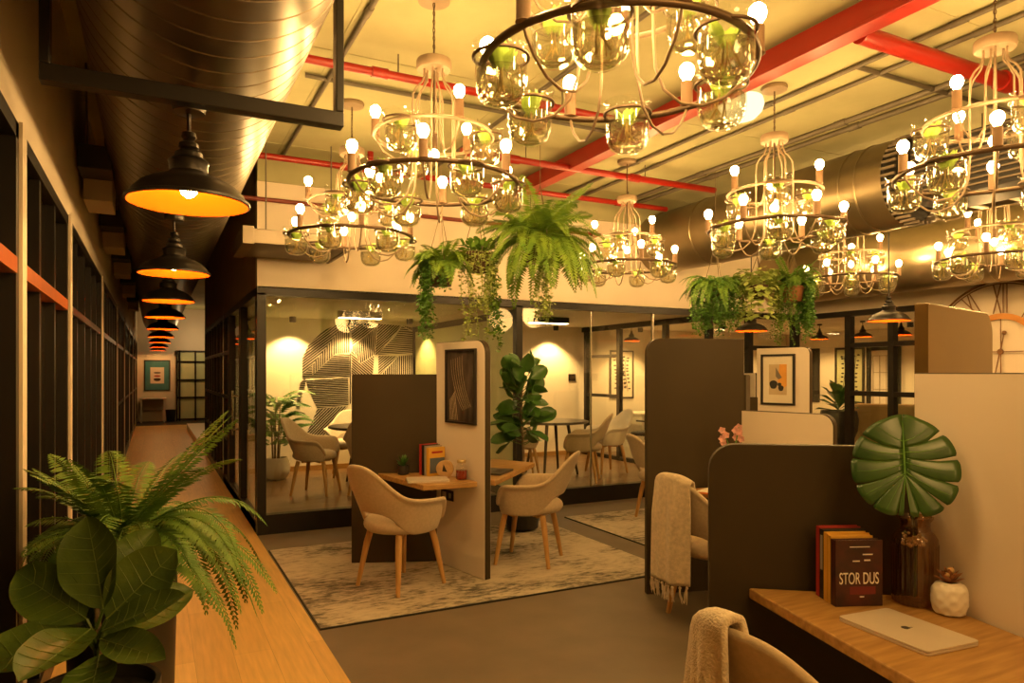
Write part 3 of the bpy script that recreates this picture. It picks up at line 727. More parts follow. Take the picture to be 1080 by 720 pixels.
# ================================================================= CHAIRS
def make_chair(label, loc, rz, fabric, grp):
    o = thing('armchair', label, 'chair', loc, rz, grp)
    def hgt(a):                      # rim height around the shell, a = angle from the back
        d = abs(a)*180/PI
        back = .235*math.exp(-(d/41.)**3.2)
        arm = .645-.012*max(0, (d-60)/60)
        front = .17*max(0, (d-112)/22)**1.6
        return arm+back-front
    def low(a):
        d = abs(a)*180/PI
        return .395+.145*math.exp(-(d/46.)**4)
    A = math.radians(134)
    def fn(u, v):
        a = -A+2*A*u; z0, z1 = low(a), hgt(a); z = z0+(z1-z0)*v
        k = (z-.39)/.26
        rx = .225+.085*min(1, max(0, k))**.7; ry = .215+.06*min(1, max(0, k))**.7
        d = abs(a)*180/PI
        fl = .035*max(0, (v-.8)/.2)**2*(1 if d > 50 else (d/50)**2)      # arm rolls outward
        x = (rx+fl)*math.sin(a); y = -(ry+fl)*math.cos(a)
        y -= .13*max(0, (z-.50)/.38)**1.25*max(0, math.cos(a))            # reclined back
        if d > 95: y += .02*(d-95)/39
        return (x, y, z)
    MB().grid(fn, 45, 12).build('shell', fabric, o, True, solid=.03, sub=1)
    MB().lathe([(.06,.382),(.16,.384),(.222,.396),(.250,.424),(.254,.455),(.236,.486),(.185,.502),(.08,.500),(.01,.498)], 32, c=(0,-.018,0), wob=lambda a: 1+.02*math.cos(4*a)).build('seat', fabric, o, True, sub=1)
    MB().obox((0,0,.375), (.34,.045,.022), PI/4).obox((0,0,.375), (.34,.045,.022), -PI/4).build('seat_frame', 'leg_wood', o)
    for sx in (-1, 1):
        for sy in (-1, 1):
            MB().tube([(sx*.150, sy*.150, .388), (sx*.168, sy*.168, .30), (sx*.213, sy*.213, .0)], [.023, .0235, .0145], 12).build('leg', 'leg_wood', o, True)
    return o
G = 'felt shell armchairs with wooden legs'
P = S(-.78, 4.96); c1 = make_chair('beige armchair in the middle of the large rug, pulled up to the desk with books', (P.x, P.y, ZR), rz_of(40), 'chair_fabric', G)
P = S(.135, 5.6); dup(c1, (P.x, P.y, ZR), rz_of(287), 'beige armchair on the far side of the white wing, its back towards the fig tree')
P = S(1.27, 4.34); c3 = dup(c1, P, rz_of(58), 'beige armchair with a fringed blanket, in front of the tallest dark panel')
P = S(.875, 1.915); c4 = dup(c1, P, rz_of(58), 'beige armchair with a chunky knit throw, cut off at the bottom edge')
P = S(1.55, 7.15); dup(c1, (P.x, P.y, ZR if 3.8 < P.x < 6.2 and 4.25 < P.y < 6.25 else 0), rz_of(72), 'beige armchair half hidden behind the tallest dark panel, near the glass front')
P = S(-2.28, 8.2, .1); dup(c1, P, rz_of(97), 'armchair in the mural room next to the potted palm')
P = S(-1.62, 8.22, .1); dup(c1, P, rz_of(10), 'armchair in the mural room mostly hidden by the dark wing')
pc = make_chair('pale armchair in front of the mural, behind the round table', S(-2.22, 9.62, .1), rz_of(165), 'chair_pale', G)
P = S(.90, 9.15, .1); dup(c1, P, rz_of(-78), 'grey-beige armchair at the dark table of the second meeting room')
P = S(1.33, 9.95, .1); dup(pc, P, rz_of(-115), 'pale armchair behind the grey-beige one in the second meeting room')
P = S(.12, 9.6, .1); dup(c1, P, rz_of(80), 'armchair behind the fig tree in the second meeting room')
# blankets --------------------------------------------------------
def blanket(name, label, base, rz, m, a0, a1, zlow, zin, fringe, thick=.012):
    """cloth hung over a chair back: inside, over the rim, then straight down outside"""
    o = thing(name, label, 'throw', base, rz)
    def rim(a):
        d = abs(a)*180/PI; z = .645+.235*math.exp(-(d/41.)**3.2)
        rx, ry = .31, .275
        return rx*math.sin(a), -ry*math.cos(a)-.13*max(0, (z-.50)/.38)**1.25*max(0, math.cos(a)), z
    def fn(u, v):
        a = a0+(a1-a0)*u; x, y, z = rim(a); n = Vector((math.sin(a), -math.cos(a), 0)).normalized()
        fold = .012*math.sin(u*17)+.007*math.sin(u*31+1)
        if v < .2:
            t = v/.2; p = Vector((x, y, z))-n*(.034+.01*(1-t))+Vector((0, 0, -(z-zin)*(1-t)*.6)); p += Vector((0, .04*(1-t), 0)); return p+Vector((0,0,.012))
        if v < .34:
            t = (v-.2)/.14*PI; return Vector((x, y, z+.012))+n*(-.032*math.cos(t))+Vector((0, 0, .016*math.sin(t)))
        t = (v-.34)/.66; L = z-zlow; return Vector((x, y, z+.012-L*t))+n*(.034+fold*min(1, t*3)+.012*t)
    MB().grid(fn, 46, 44).build('cloth', m, o, True, solid=thick)
    if fringe:
        f = MB(); k = 16
        for i in range(k):
            p = Vector(fn((i+.5)/k, 1.)); s_ = R.uniform(-.008, .008)
            f.ball((p.x, p.y, p.z-.012), .009, 8, 5)
            for q in range(4): f.tube([p, p+Vector((s_+R.uniform(-.008,.008), R.uniform(-.008,.008), -fringe*.5)), p+Vector((s_*2+R.uniform(-.014,.014), R.uniform(-.014,.014), -fringe*R.uniform(.85,1.1)))], [.004,.0035,.0015], 5)
        f.build('fringe', m, o, True)
    return o
P = S(1.27, 4.34); blanket('blanket', 'woven beige blanket with knotted fringe hung over the armchair before the tallest dark panel', P, rz_of(58), 'throw_wool', -1.05, .42, .27, .55, .10)
P = S(.875, 1.915); blanket('knit_throw', 'chunky cream knit throw over the armchair at the bottom edge', P, rz_of(58), 'knit_wool', -.95, .02, .30, .60, 0, .02)
# tables in the meeting rooms
def table(label, loc, r):
    o = thing('meeting_table', label, 'table', loc)
    MB().lathe([(.02,.70),(r-.03,.70),(r,.712),(r,.728),(r-.006,.735),(.02,.735)], 48).build('table_top', 'table_top', o, True)
    for k in range(4):
        a = PI/4+k*PI/2; MB().tube([(r*.45*math.cos(a), r*.45*math.sin(a), .70), (r*.72*math.cos(a), r*.72*math.sin(a), 0)], [.024, .016], 10).build('leg', 'table_top', o, True)
    return o
table('round dark table in front of the mural', S(-1.72, 8.95, .1), .60)
table('round dark table behind the fig tree', S(.55, 9.85, .1), .52)
# ================================================================= SMALL THINGS
def book(label, loc, rz, t, d, h, m, grp, tilt=0., edge='paper'):
    """upright: thickness along local x, spine at -y, front cover at +x"""
    o = thing('book', label, 'book', loc, rz, grp); o.rotation_euler = (0, tilt, rz)
    MB().box(0, .003, 0, d, 0, h).box(t-.003, t, 0, d, 0, h).box(0, t, 0, .004, 0, h).build('cover', m, o, bevel=.001)
    MB().box(.003, t-.003, .004, d-.006, .004, h-.006).build('pages', edge, o)
    return o
def row(x0, spec, base, rz, grp):
    out = []; x = x0; B = Vector(base); ca, sa = math.cos(rz), math.sin(rz)
    for lb, t, d, h, m in spec:
        out.append(book(lb, B+Vector((x*ca, x*sa, 0)), rz, t, d, h, m, grp)); x += t+.002
    return out
def rz_x(deg): return rz_of(deg)+PI/2      # local +X turned to a bearing
DZ = .7155
bk = row(0, (('tall red-spined book, first from the dark wing on the oak desk', .032, .155, .235, 'book_red'), ('black-spined book beside the red one on the first booth desk', .030, .15, .23, 'book_black'),
             ('grey-spined book beside the black one on the first booth desk', .026, .15, .225, 'book_grey'), ('yellow-covered book behind the wooden disc', .030, .155, .215, 'book_yellow')), S(-.715, 5.43, DZ), rz_x(138), 'books on the first booth desk')
b = bk[3]; MB().box(.0301, .0312, .012, .15, .02, .135).build('cover_panel', 'ink_blue', b)
MB().box(.0301, .0312, .03, .13, .17, .185).build('cover_line', 'book_red', b)
bk2 = row(0, (('red book, furthest from the front of the row beside the vase', .024, .15, .245, 'book_red'), ('grey and black spined book second in the row beside the vase', .024, .15, .24, 'book_black'), ('yellow-spined book just behind the dark cover', .026, .15, .235, 'book_yellow'),
              ('slim orange-yellow book pressed behind the dark cover', .018, .15, .23, 'book_yellow'), ('dark book facing front with pale title lettering, beside the ribbed vase', .030, .165, .222, 'book_art')), S(1.075, 2.492, DZ), rz_x(176), 'books beside the ribbed vase')
MB().box(.004, .020, -.0006, .0005, .10, .22).build('spine_patch', 'book_grey', bk2[1])
b = bk2[4]
T4 = Matrix.Translation((.0306, .0825, .092)) @ Matrix.Rotation(PI/2, 4, 'Z') @ Matrix.Rotation(PI/2, 4, 'X')
text_mesh('cover_title', 'STOR DUS', .056, 'ink_white', b, T4, .53)
MB().box(.0301, .0308, .06, .085, .150, .154).box(.0301, .0308, .10, .122, .152, .157).box(.0301, .0308, .095, .13, .172, .176).box(.0301, .0308, .05, .12, .198, .201).box(.0301, .0308, .085, .10, .03, .034).build('cover_marks', 'ink_white', b)
MB().box(.0301, .0307, .05, .14, .04, .066).build('cover_shape', 'book_maroon', b)
# fence of the wood disc clock
o = thing('wooden_disc', 'round wooden slice with a dark sailboat shape, leaning on the yellow book', 'ornament', S(-.50, 5.27, DZ), rz_of(188))
o.rotation_euler = (math.radians(-10), 0, rz_of(188))
n = 30; vs = []
for y in (0, .022):
    for k in range(n):
        t = 2*PI*k/n; rr = .066*(1+.03*math.sin(3*t+1)); vs.append((rr*math.cos(t), -y, .066+rr*math.sin(t)))
MB().add(vs, [tuple(range(n)), tuple(range(2*n-1, n-1, -1))]+[(k, n+k, n+(k+1) % n, (k+1) % n) for k in range(n)]).build('disc', 'disc_wood', o)
MB().add([(-.018,.002,.045),(.02,.002,.05),(.008,.002,.105),(-.018,-.001,.045),(.02,-.001,.05),(.008,-.001,.105)], [(0,1,2),(5,4,3),(0,3,4,1),(1,4,5,2),(2,5,3,0)]).build('sail_mark', 'book_black', o)
def laptop(label, c, deg, w=.31, d=.215, m='laptop_grey', logo=False):
    o = thing('laptop', label, 'laptop', c, rz_of(deg), 'closed laptops')
    def rr(w, d, r=.014):
        pts = []
        for cx, cy, a0 in ((w/2-r,d/2-r,0),(-w/2+r,d/2-r,PI/2),(-w/2+r,-d/2+r,PI),(w/2-r,-d/2+r,1.5*PI)):
            for k in range(5): a = a0+PI/2*k/4; pts.append((cx+r*math.cos(a), cy+r*math.sin(a)))
        return pts
    MB().prism(rr(w, d), .0, .0075).build('base', m, o, bevel=.0015)
    MB().prism(rr(w, d), .0085, .0145).build('lid', m, o, bevel=.0015)
    MB().prism(rr(w-.012, d-.012), .0074, .0086).build('gap', 'black_soft', o)
    if logo:
        pts = []
        for k in range(28):
            t = 2*PI*k/28; r_ = .0135*(1-.10*math.exp(-((t-PI/2)/.35)**2)-.06*math.exp(-((t-1.5*PI)/.3)**2))
            x, y = r_*math.cos(t)*.92, r_*math.sin(t)
            q = math.hypot(x-.0155, y-.002)
            if q < .006: x = .0155-.006*(.0155-x)/q; y = .002+.006*(y-.002)/q
            pts.append((x, y))
        MB().prism(pts, .0144, .0149).prism([(.001,.0145),(.006,.016),(.0075,.021),(.0025,.0195)], .0144, .0149).build('logo', 'laptop_dark', o)
    return o
laptop('closed silver laptop on the desk beside the wooden disc', S(-.615, 5.13, DZ), 168, .30, .21)
laptop('closed dark laptop on the desk behind the white wing', S(-.135, 5.55, DZ), 110, .30, .21, 'laptop_dark')
laptop('closed silver laptop with a small dark fruit emblem, before the ribbed vase', S(1.19, 2.13, DZ), 68, .31, .215, 'laptop_grey', True)
o = thing('jam_jar', 'small jar of dark red liquid on the first booth desk', 'jar', S(-.372, 5.19, DZ))
MB().lathe([(.040,0),(.043,.006),(.043,.085),(.038,.10),(.029,.110),(.029,.125)], 24, cap1=False).build('glass_body', 'jar_glass', o, True)
MB().lathe([(.038,.004),(.0405,.008),(.0405,.068)], 24).build('liquid', 'jam_red', o, True)
MB().lathe([(.033,.122),(.034,.126),(.034,.142),(.031,.146),(.005,.147)], 24).build('lid', 'lid_gold', o, True)
o = thing('dark_plant', 'small dark leafy plant in a black pot beside the red book', 'plant', S(-.84, 5.44, DZ))
MB().lathe([(.03,0),(.042,.005),(.046,.07),(.042,.07),(.04,.055)], 20).build('pot', 'pot_black', o, True)
b = MB(); q = random.Random(3)
for k in range(16):
    a = q.uniform(0, 6.28); e = q.uniform(.2, 1.3); l = q.uniform(.05, .09)
    leaf(b, (0,0,.06), (l*math.cos(a)*math.cos(e), l*math.sin(a)*math.cos(e), .06+l*math.sin(e)*1.4), (0,0,1), .03, 4)
b.build('foliage', 'leaf_dark', o, True)
# socket plate and pictures on the white wings
def on_wing(root, w, s, z, t=.0275, side=1):
    ax, n = w; return Vector(root.location)+ax*s+n*(t*side)+Vector((0,0,z)), ax, n*side
def wall_rot(ax): return math.atan2(ax.y, ax.x)
def picture(name, label, p, ax, nrm, w, h, art, mount=None, bar=.016, cat='picture', fm='frame_black'):
    rz = math.atan2(ax.y, ax.x); o = thing(name, label, cat, p, rz)
    sg = 1 if Vector((-math.sin(rz), math.cos(rz), 0)).dot(nrm) > 0 else -1          # local +y or -y faces out
    def bx(mb, x0, x1, z0, z1, t0, t1): mb.box(x0, x1, min(sg*t0, sg*t1), max(sg*t0, sg*t1), z0, z1); return mb
    f = MB(); W, Hh = w/2, h/2
    bx(f, -W, W, Hh-bar, Hh, 0, .022); bx(f, -W, W, -Hh, -Hh+bar, 0, .022); bx(f, -W, -W+bar, -Hh+bar, Hh-bar, 0, .022); bx(f, W-bar, W, -Hh+bar, Hh-bar, 0, .022)
    f.build('picture_frame', fm, o, bevel=.002)
    if mount: bx(MB(), -W+bar, W-bar, -Hh+bar, Hh-bar, .001, .008).build('mount', mount, o)
    art(o, sg, W, Hh, bx); return o
def art_photo(o, sg, W, Hh, bx):
    bx(MB(), -W+.014, W-.014, -Hh+.014, Hh-.014, .001, .008).build('print', 'photo_dark', o)
    b = MB(); q = random.Random(8)
    for k in range(6):
        x = -.13+k*.03; y = sg*.0095; pts = [(x+.16*t**1.7-k*.009*t, y, .20-.46*t+.08*t*t+k*.006) for t in [i/11 for i in range(12)]]
        pts = [p for p in pts if abs(p[0]) < W-.022 and abs(p[2]) < Hh-.022]
        if len(pts) > 1: b.tube(pts, .0009, 4)
    b.build('light_trails', 'art_sand', o)
    b = MB()
    for k in range(6): b.tube([(-.14+k*.02, sg*.0095, -.255), (-.15+k*.014, sg*.0095, -.10+.012*k)], .0014, 4)
    b.build('warm_streaks', 'art_sand', o)
def flat(b, pts, y, sg, t=.0012):
    n = len(pts); vs = [(p[0], y, p[1]) for p in pts]+[(p[0], y+sg*t, p[1]) for p in pts]
    b.add(vs, [tuple(range(n)), tuple(range(2*n-1, n-1, -1))]+[(k, n+k, n+(k+1) % n, (k+1) % n) for k in range(n)]); return b
def blob(cx, cz, rx, rz_, n=22, w=.08, ph=0): return [(cx+rx*(1+w*math.sin(3*t+ph))*math.cos(t), cz+rz_*(1+w*math.cos(2*t+ph))*math.sin(t)) for t in [2*PI*k/n for k in range(n)]]
def art_abstract(o, sg, W, Hh, bx):
    y = sg*.0085; f = 1 if sg > 0 else 1
    flat(MB(), [(-.095,-.15),(.095,-.15),(.095,.15),(-.095,.15)], y, sg).build('print', 'art_sand', o)
    sx = 1 if sg < 0 else 1
    X = lambda x: x
    flat(MB(), [(X(.02),.15),(X(.095),.15),(X(.095),-.06),(X(.05),-.09),(X(.0),-.02)], y+sg*.0013, sg).build('orange_shape', 'art_orange', o)
    flat(MB(), [(X(-.02),.12),(X(.045),.02),(X(.01),.0),(X(-.02),.03)], y+sg*.0026, sg).build('leaf_shape', 'art_grey', o)
    b = MB(); flat(b, blob(X(-.045),-.05,.042,.045), y+sg*.0026, sg); flat(b, blob(X(.035),-.085,.028,.03), y+sg*.0026, sg); flat(b, blob(X(.02),-.05,.02,.02), y+sg*.004, sg)
    b.build('pebble_shapes', 'art_black', o)
p, ax, n = on_wing(d1, w1, .36, 1.385); picture('framed_photo', 'black framed dark photo of light trails on the white wing', p, ax, n, .40, .56, art_photo)
p, ax, n = on_wing(d3, w3, .235, 1.42); picture('framed_print', 'black framed print of orange and dark shapes on a white wing', p, ax, n, .36, .50, art_abstract, 'mount_cream', .02)
def art_patch(o, sg, W, Hh, bx):
    bx(MB(), -W+.012, W-.012, -Hh+.012, Hh-.012, .001, .008).build('print', 'photo_dark', o)
    b = MB(); flat(b, blob(0, .03, .03, .06), sg*.0085, sg); flat(b, blob(.02, -.09, .025, .04, ph=2), sg*.0085, sg); b.build('red_shapes', 'art_red', o)
    flat(MB(), blob(-.02, -.02, .025, .03, ph=1), sg*.010, sg).build('cream_shape', 'mount_cream', o)
p, ax, n = on_wing(d4, w4, .30, 1.27); picture('framed_print', 'small dark and red print on the narrow far wing', p, ax, n, .22, .36, art_patch)
p, ax, n = on_wing(d1, w1, .17, .545)
o = thing('power_socket', 'black power socket plate under the desk on the white wing', 'socket', p, wall_rot(ax))
sg = 1 if Vector((-ax.y, ax.x, 0)).dot(n) > 0 else -1
MB().box(-.085, .085, min(0, sg*.009), max(0, sg*.009), -.04, .04).build('plate', 'socket_black', o, bevel=.002)
MB().box(-.06, -.01, min(sg*.009, sg*.012), max(sg*.009, sg*.012), -.022, .022).box(.035, .06, min(sg*.009, sg*.013), max(sg*.009, sg*.013), -.018, .018).build('switch', 'book_grey', o)
# things on the hidden desk
bo = thing('notebook', 'orange notebook lying on the half hidden desk', 'notebook', S(1.33, 4.62, DZ), rz_of(40))
MB().box(-.08, .08, -.11, .11, 0, .012).build('cover', 'book_orange', bo, bevel=.002); MB().box(-.077, .077, -.107, .107, .0122, .016).build('pages', 'paper', bo)
o = thing('orchid', 'pink orchid blossoms rising above the low dark panel', 'flower', S(1.46, 4.72, DZ))
MB().lathe([(.04,0),(.05,.005),(.055,.09),(.05,.09),(.048,.075)], 20).build('pot', 'ceramic_white', o, True)
st = MB().tube([(0,0,.07),(.01,0,.2),(-.01,.01,.32),(-.05,.02,.40)], .004, 6).tube([(0,0,.07),(.02,0,.22),(.05,-.01,.34),(.06,-.02,.42)], .004, 6); st.build('stem', 'vine_green', o)
b = MB(); q = random.Random(4)
for cx, cy, cz in [(-.05,.02,.40),(-.035,.0,.37),(-.06,.01,.345),(.06,-.02,.42),(.05,-.03,.39),(.075,-.01,.375),(.055,0,.35),(.03,-.02,.40),(.08,-.02,.34),(-.04,.02,.32)]:
    for k in range(5):
        a = 2*PI*k/5+q.uniform(-.2,.2); d = -brg(20); u = Vector((d.y,-d.x,0))*math.cos(a)+Vector((0,0,1))*math.sin(a)
        leaf(b, Vector((cx,cy,cz)), Vector((cx,cy,cz))+u*.026+d*.006, d, .026, 4, .15)
b.build('blossoms', 'petal_pink', o, True)
b = MB()
for k in range(5):
    a = 2*PI*k/5; leaf(b, (0,0,.08), (.12*math.cos(a), .12*math.sin(a), .10), (0,0,1), .05, 5, .2, .2)
b.build('leaves', 'leaf_dark', o, True)
# ribbed vase and its monstera leaf
V = S(1.375, 2.405, DZ)
o = thing('ribbed_vase', 'tall amber ribbed glass vase on the closest desk', 'vase', V)
rb = lambda a: 1+.022*math.cos(26*a)
MB().lathe([(.060,0),(.068,.006),(.071,.03),(.071,.205)], 156, cap1=False, wob=rb).lathe([(.071,.205),(.069,.222),(.060,.238),(.048,.250),(.046,.262),(.047,.278),(.056,.290),(.057,.296),(.052,.297),(.043,.28),(.042,.262),(.045,.248)], 48, cap0=False, cap1=False).build('glass_body', 'amber_ribbed', o, True)
o = thing('monstera_leaf', 'big glossy split monstera leaf standing in the ribbed vase', 'leaf', V)
face = (-brg(22)+Vector((0,0,.35))).normalized(); side = Vector((face.y, -face.x, 0)).normalized()*-1
side = brg(112); upv = side.cross(face).normalized(); upv = upv if upv.z > 0 else -upv
C0 = S(1.297, 2.325, 1.165)-V                     # where the stalk meets the blade
def blade(x, y):                               # leaf plane -> space, gently domed
    return C0+side*x+upv*y+face*(-.35*x*x-.12*y*y+.03*abs(x))
b = MB()
def margin(t, s_):                             # outer edge: t 0 = base lobe, 1 = tip; angle measured at the stalk
    th = math.radians(-112+t*202)
    k = t
    r_ = .118+.045*math.sin(PI*k)+.052*k*k+.012*max(0, (k-.9)/.1)
    x = max(math.cos(th)*r_*.90, .010 if k < .3 else .001); y = math.sin(th)*r_*1.08+.012
    return s_*x, y
def vein(t): return 0., .155*max(0, (t-.38)/.62)**1.1
CUTS = {1: ([0, .20, .36, .50, .63, .77, 1.], (.96, .58, .80, .46, .66, .60)), -1: ([0, .17, .33, .47, .61, .74, 1.], (.62, .86, .50, .78, .58, .9))}
for s_ in (-1, 1):
    cuts, deep = CUTS[s_]
    for k in range(6):
        t0, t1 = cuts[k], cuts[k+1]; n = 9; cols_ = []
        for i in range(n+1):
            q = i/n; colv = []
            for j in range(9):
                w = j/8
                d0 = deep[k-1] if k > 0 else 1.; d1 = deep[k] if k < 5 else 1.
                e0 = max(0, (w-d0)/(1-d0+1e-6))**.55 if d0 < 1 else 0; e1 = max(0, (w-d1)/(1-d1+1e-6))**.55 if d1 < 1 else 0
                gp = .075 if s_ > 0 else .03; lo = t0+(t1-t0)*gp*e0; hi = t1-(t1-t0)*gp*e1
                tt = lo+(hi-lo)*q
                end = 1-.035*(abs(2*q-1)**6)*(1 if 0 < k < 5 else .4)      # rounded lobe ends
                vx, vy = vein(tt); mx_, my_ = margin(tt, s_); ww = w*end
                colv.append(blade(vx+(mx_-vx)*ww, vy+(my_-vy)*ww-.010*math.sin(PI*w)*(1 if tt > .4 else 0))+face*(.005*math.sin(PI*q)*w))
            cols_.append(colv)
        vs = [p for c_ in cols_ for p in c_]; fs = []
        for i in range(n):
            for j in range(8):
                f_ = (i*9+j, (i+1)*9+j, (i+1)*9+j+1, i*9+j+1); fs.append(f_ if s_ > 0 else f_[::-1])
        b.add(vs, fs)
b.build('blade', 'leaf_monstera', o, True, solid=.0016)
vb = MB()
for s_ in (-1, 1):
    cuts, _ = CUTS[s_]
    for k in range(6):
        t = (cuts[k]+cuts[k+1])/2 if k < 5 else .84
        vx, vy = vein(t); mx_, my_ = margin(t, s_)
        vb.tube([blade(vx+(mx_-vx)*w, vy+(my_-vy)*w-.010*math.sin(PI*w)*(1 if t > .4 else 0))+face*(.0055*w+.0008) for w in (0, .3, .6, .9)], [.0018,.0014,.001,.0005], 5)
vb.build('side_veins', 'vine_green', o, True)
mv = MB().tube([blade(0, .0)+face*.002, blade(0, .1)+face*.002, blade(0, .185)+face*.001], [.0035,.0025,.001], 6); mv.build('midrib', 'vine_green', o, True)
MB().tube([(0,0,.02), (.004,0,.15), (.0,.005,.28), C0*.55+Vector((0,0,.19)), C0-face*.006], .004, 8).build('stalk', 'leaf_fig', o, True)
o = thing('pebbles', 'pale dried seed filling in the neck of the ribbed vase', 'filling', V); o['kind'] = 'stuff'
b = MB(); q = random.Random(9)
for k in range(60):
    a = q.uniform(0, 6.28); r_ = .040*math.sqrt(q.random()); b.ball((r_*math.cos(a), r_*math.sin(a), .20+q.uniform(0, .03)), q.uniform(.004, .007), 6, 4)
b.build('seeds', 'mount_cream', o, True)
P = S(1.425, 2.295, DZ)
o = thing('pineapple_pot', 'white pineapple-shaped pot with a small brown succulent, by the white wing', 'plant pot', P)
pr = [(.030,0),(.042,.006),(.049,.03),(.051,.055),(.047,.085),(.036,.100),(.024,.104),(.022,.096)]
b = MB(); n = 40; vs = []; zz = []
for i in range(len(pr)-1):
    for k in range(5):
        t = k/5; zz.append((pr[i][0]+(pr[i+1][0]-pr[i][0])*t, pr[i][1]+(pr[i+1][1]-pr[i][1])*t))
zz.append(pr[-1])
for r_, z in zz:
    for k in range(n):
        a = 2*PI*k/n; w = .0026*(abs(math.sin(4*a+z*85))+abs(math.sin(4*a-z*85)))*(1 if .004 < z < .098 else 0); vs.append(((r_+w)*math.cos(a), (r_+w)*math.sin(a), z))
fs = [(i*n+k, i*n+(k+1) % n, (i+1)*n+(k+1) % n, (i+1)*n+k) for i in range(len(zz)-1) for k in range(n)]
b.add(vs, fs+[tuple(range(n-1, -1, -1))]).build('pot', 'ceramic_white', o, True)
b = MB(); q = random.Random(6)
for k in range(15):
    a = k*2.4; e = .35+.07*k; l = .055
    leaf(b, (0,0,.095), (l*math.cos(a)*math.cos(e), l*math.sin(a)*math.cos(e), .10+l*math.sin(e)), (0,0,1), .022, 4, .3)
b.build('succulent', 'pot_terracotta', o, True)
b = MB().tube([(0,0,.1),(.005,.0,.135)], .003, 5).ball((.005,0,.14), .012, 8, 6).ball((.02,.005,.13), .009, 8, 6).ball((-.012,.0,.128), .009, 8, 6); b.build('seed_heads', 'disc_wood', o, True)
# ================================================================= PLANTS
def hanger(o, z_pot, r, ztop, m='cord_brown'):
    b = MB(); ap = min(z_pot+.42, ztop-.05)
    for k in range(3):
        a = 2*PI*k/3+.4; b.tube([(r*math.cos(a), r*math.sin(a), z_pot), (0, 0, ap)], .003, 5)
    b.tube([(0,0,ap), (0,0,ztop)], .0025, 5).build('cords', m, o)
def pot_cone(o, z, r, h, m, taper=.6):
    MB().lathe([(r*taper, z-h), (r*.96, z-.015), (r*1.05, z-.014), (r*1.05, z), (r*.95, z), (r*.92, z-.02)], 28).build('pot', m, o, True)
    MB().lathe([(.005, z-.016), (r*.93, z-.018)], 20, cap0=True, cap1=False).build('soil', 'soil', o)
q = random.Random(21)
# three plants over the first booth
P = S(-.55, 5.45); o = thing('hanging_plant', 'hanging fern in a brown pot with one bright green trailing vine', 'plant', (P.x, P.y, 2.33), 0, 'hanging plants over the first booth')
pot_cone(o, .0, .115, .16, 'pot_brown', .7); hanger(o, 0, .115, H-2.33)
b = MB(); fern(b, (0,0,.0), 58, .29, .075, (.5, 1.5), (.7, 1.5), n=18, rnd=q); b.build('fronds', 'fern_bright', o)
b = MB(); 
for k in range(16): a = 2.2+k*.1; vine(b, (.135*math.cos(a), .135*math.sin(a), .03), q.uniform(.34, .60), .034, .02, 36, q)
for k in range(7): a = 4.2+k*.13; vine(b, (.125*math.cos(a), .125*math.sin(a), .02), q.uniform(.10, .22), .034, .02, 12, q)
b.build('trailing_vine', 'vine_green', o)
P = S(-.27, 5.55); o = thing('hanging_plant', 'hanging leafy plant with long pale trailing strands, middle of the first cluster', 'plant', (P.x, P.y, 2.44), 0, 'hanging plants over the first booth')
pot_cone(o, .0, .12, .15, 'pot_brown', .7); hanger(o, 0, .12, H-2.44)
b = MB()
for k in range(150):
    a = q.uniform(0, 6.28); e = q.uniform(.0, 1.4); r_ = q.uniform(.02, .13); l = q.uniform(.05, .085)
    p = Vector((r_*math.cos(a), r_*math.sin(a), q.uniform(-.01, .11)*(1-r_*3)))
    leaf(b, p, p+Vector((math.cos(a)*math.cos(e), math.sin(a)*math.cos(e), math.sin(e)*.8))*l, (0,0,1), .042, 4, .15, .2)
b.build('foliage', 'fern_green', o)
b = MB()
for k in range(13): a = PI+.2+k*.2; vine(b, (.13*math.cos(a), .13*math.sin(a), .0), q.uniform(.35, .72), .032, .022, 40, q, .05)
b.build('trailing_vine', 'vine_pale', o)
b = MB()
for k in range(6): a = -.9+k*.2; vine(b, (.13*math.cos(a), .13*math.sin(a), .0), q.uniform(.5, .78), .04, .02, 34, q, .05)
b.build('dark_trailing_vine', 'fern_green', o)
P = S(.23, 5.75); o = thing('hanging_fern', 'big lush hanging fern, largest plant under the ceiling', 'plant', (P.x, P.y, 2.60), 0, 'hanging plants over the first booth')
pot_cone(o, .0, .15, .20, 'pot_brown', .75); hanger(o, 0, .15, H-2.60)
b = MB(); fern(b, (0,0,.0), 36, .60, .11, (.25, 1.0), (.6, 1.2), n=36, rnd=q); fern(b, (0,0,.02), 26, .46, .10, (.8, 1.5), (.5, 1.1), n=30, rnd=q); fern(b, (0,0,-.01), 24, .48, .10, (.1, .4), (1.0, 1.5), n=32, rnd=q, r0=.1)
b.build('fronds', 'fern_bright', o)
b = MB()
for k in range(8): a = -1.9+k*.13; vine(b, (.12*math.cos(a)-.03, .12*math.sin(a), -.1), q.uniform(.4, .62), .036, .024, 36, q, .03)
b.build('trailing_vine', 'vine_pale', o)
# three plants over the second booth
P = S(2.02, 7.0); o = thing('hanging_plant', 'dense dark green hanging plant with rope-like trailers, first of the cluster over the tallest panel', 'plant', (P.x, P.y, 2.36), 0, 'hanging plants over the second booth')
pot_cone(o, .0, .11, .15, 'pot_brown'); hanger(o, 0, .11, H-2.36)
b = MB(); fern(b, (0,0,.0), 44, .36, .055, (.5, 1.3), (.8, 1.5), n=18, rnd=q); b.build('fronds', 'fern_green', o)
b = MB()
for k in range(64): a = k*2.4; r_ = .08+.17*((k*7) % 10)/10; vine(b, (r_*math.cos(a), r_*math.sin(a), .06), q.uniform(.30, .56), .036, .022, 26, q, .03)
b.build('trailers', 'vine_green', o)
P = S(2.42, 6.95); o = thing('hanging_plant', 'pale variegated round-leaved hanging plant, middle of the cluster over the tallest panel', 'plant', (P.x, P.y, 2.36), 0, 'hanging plants over the second booth')
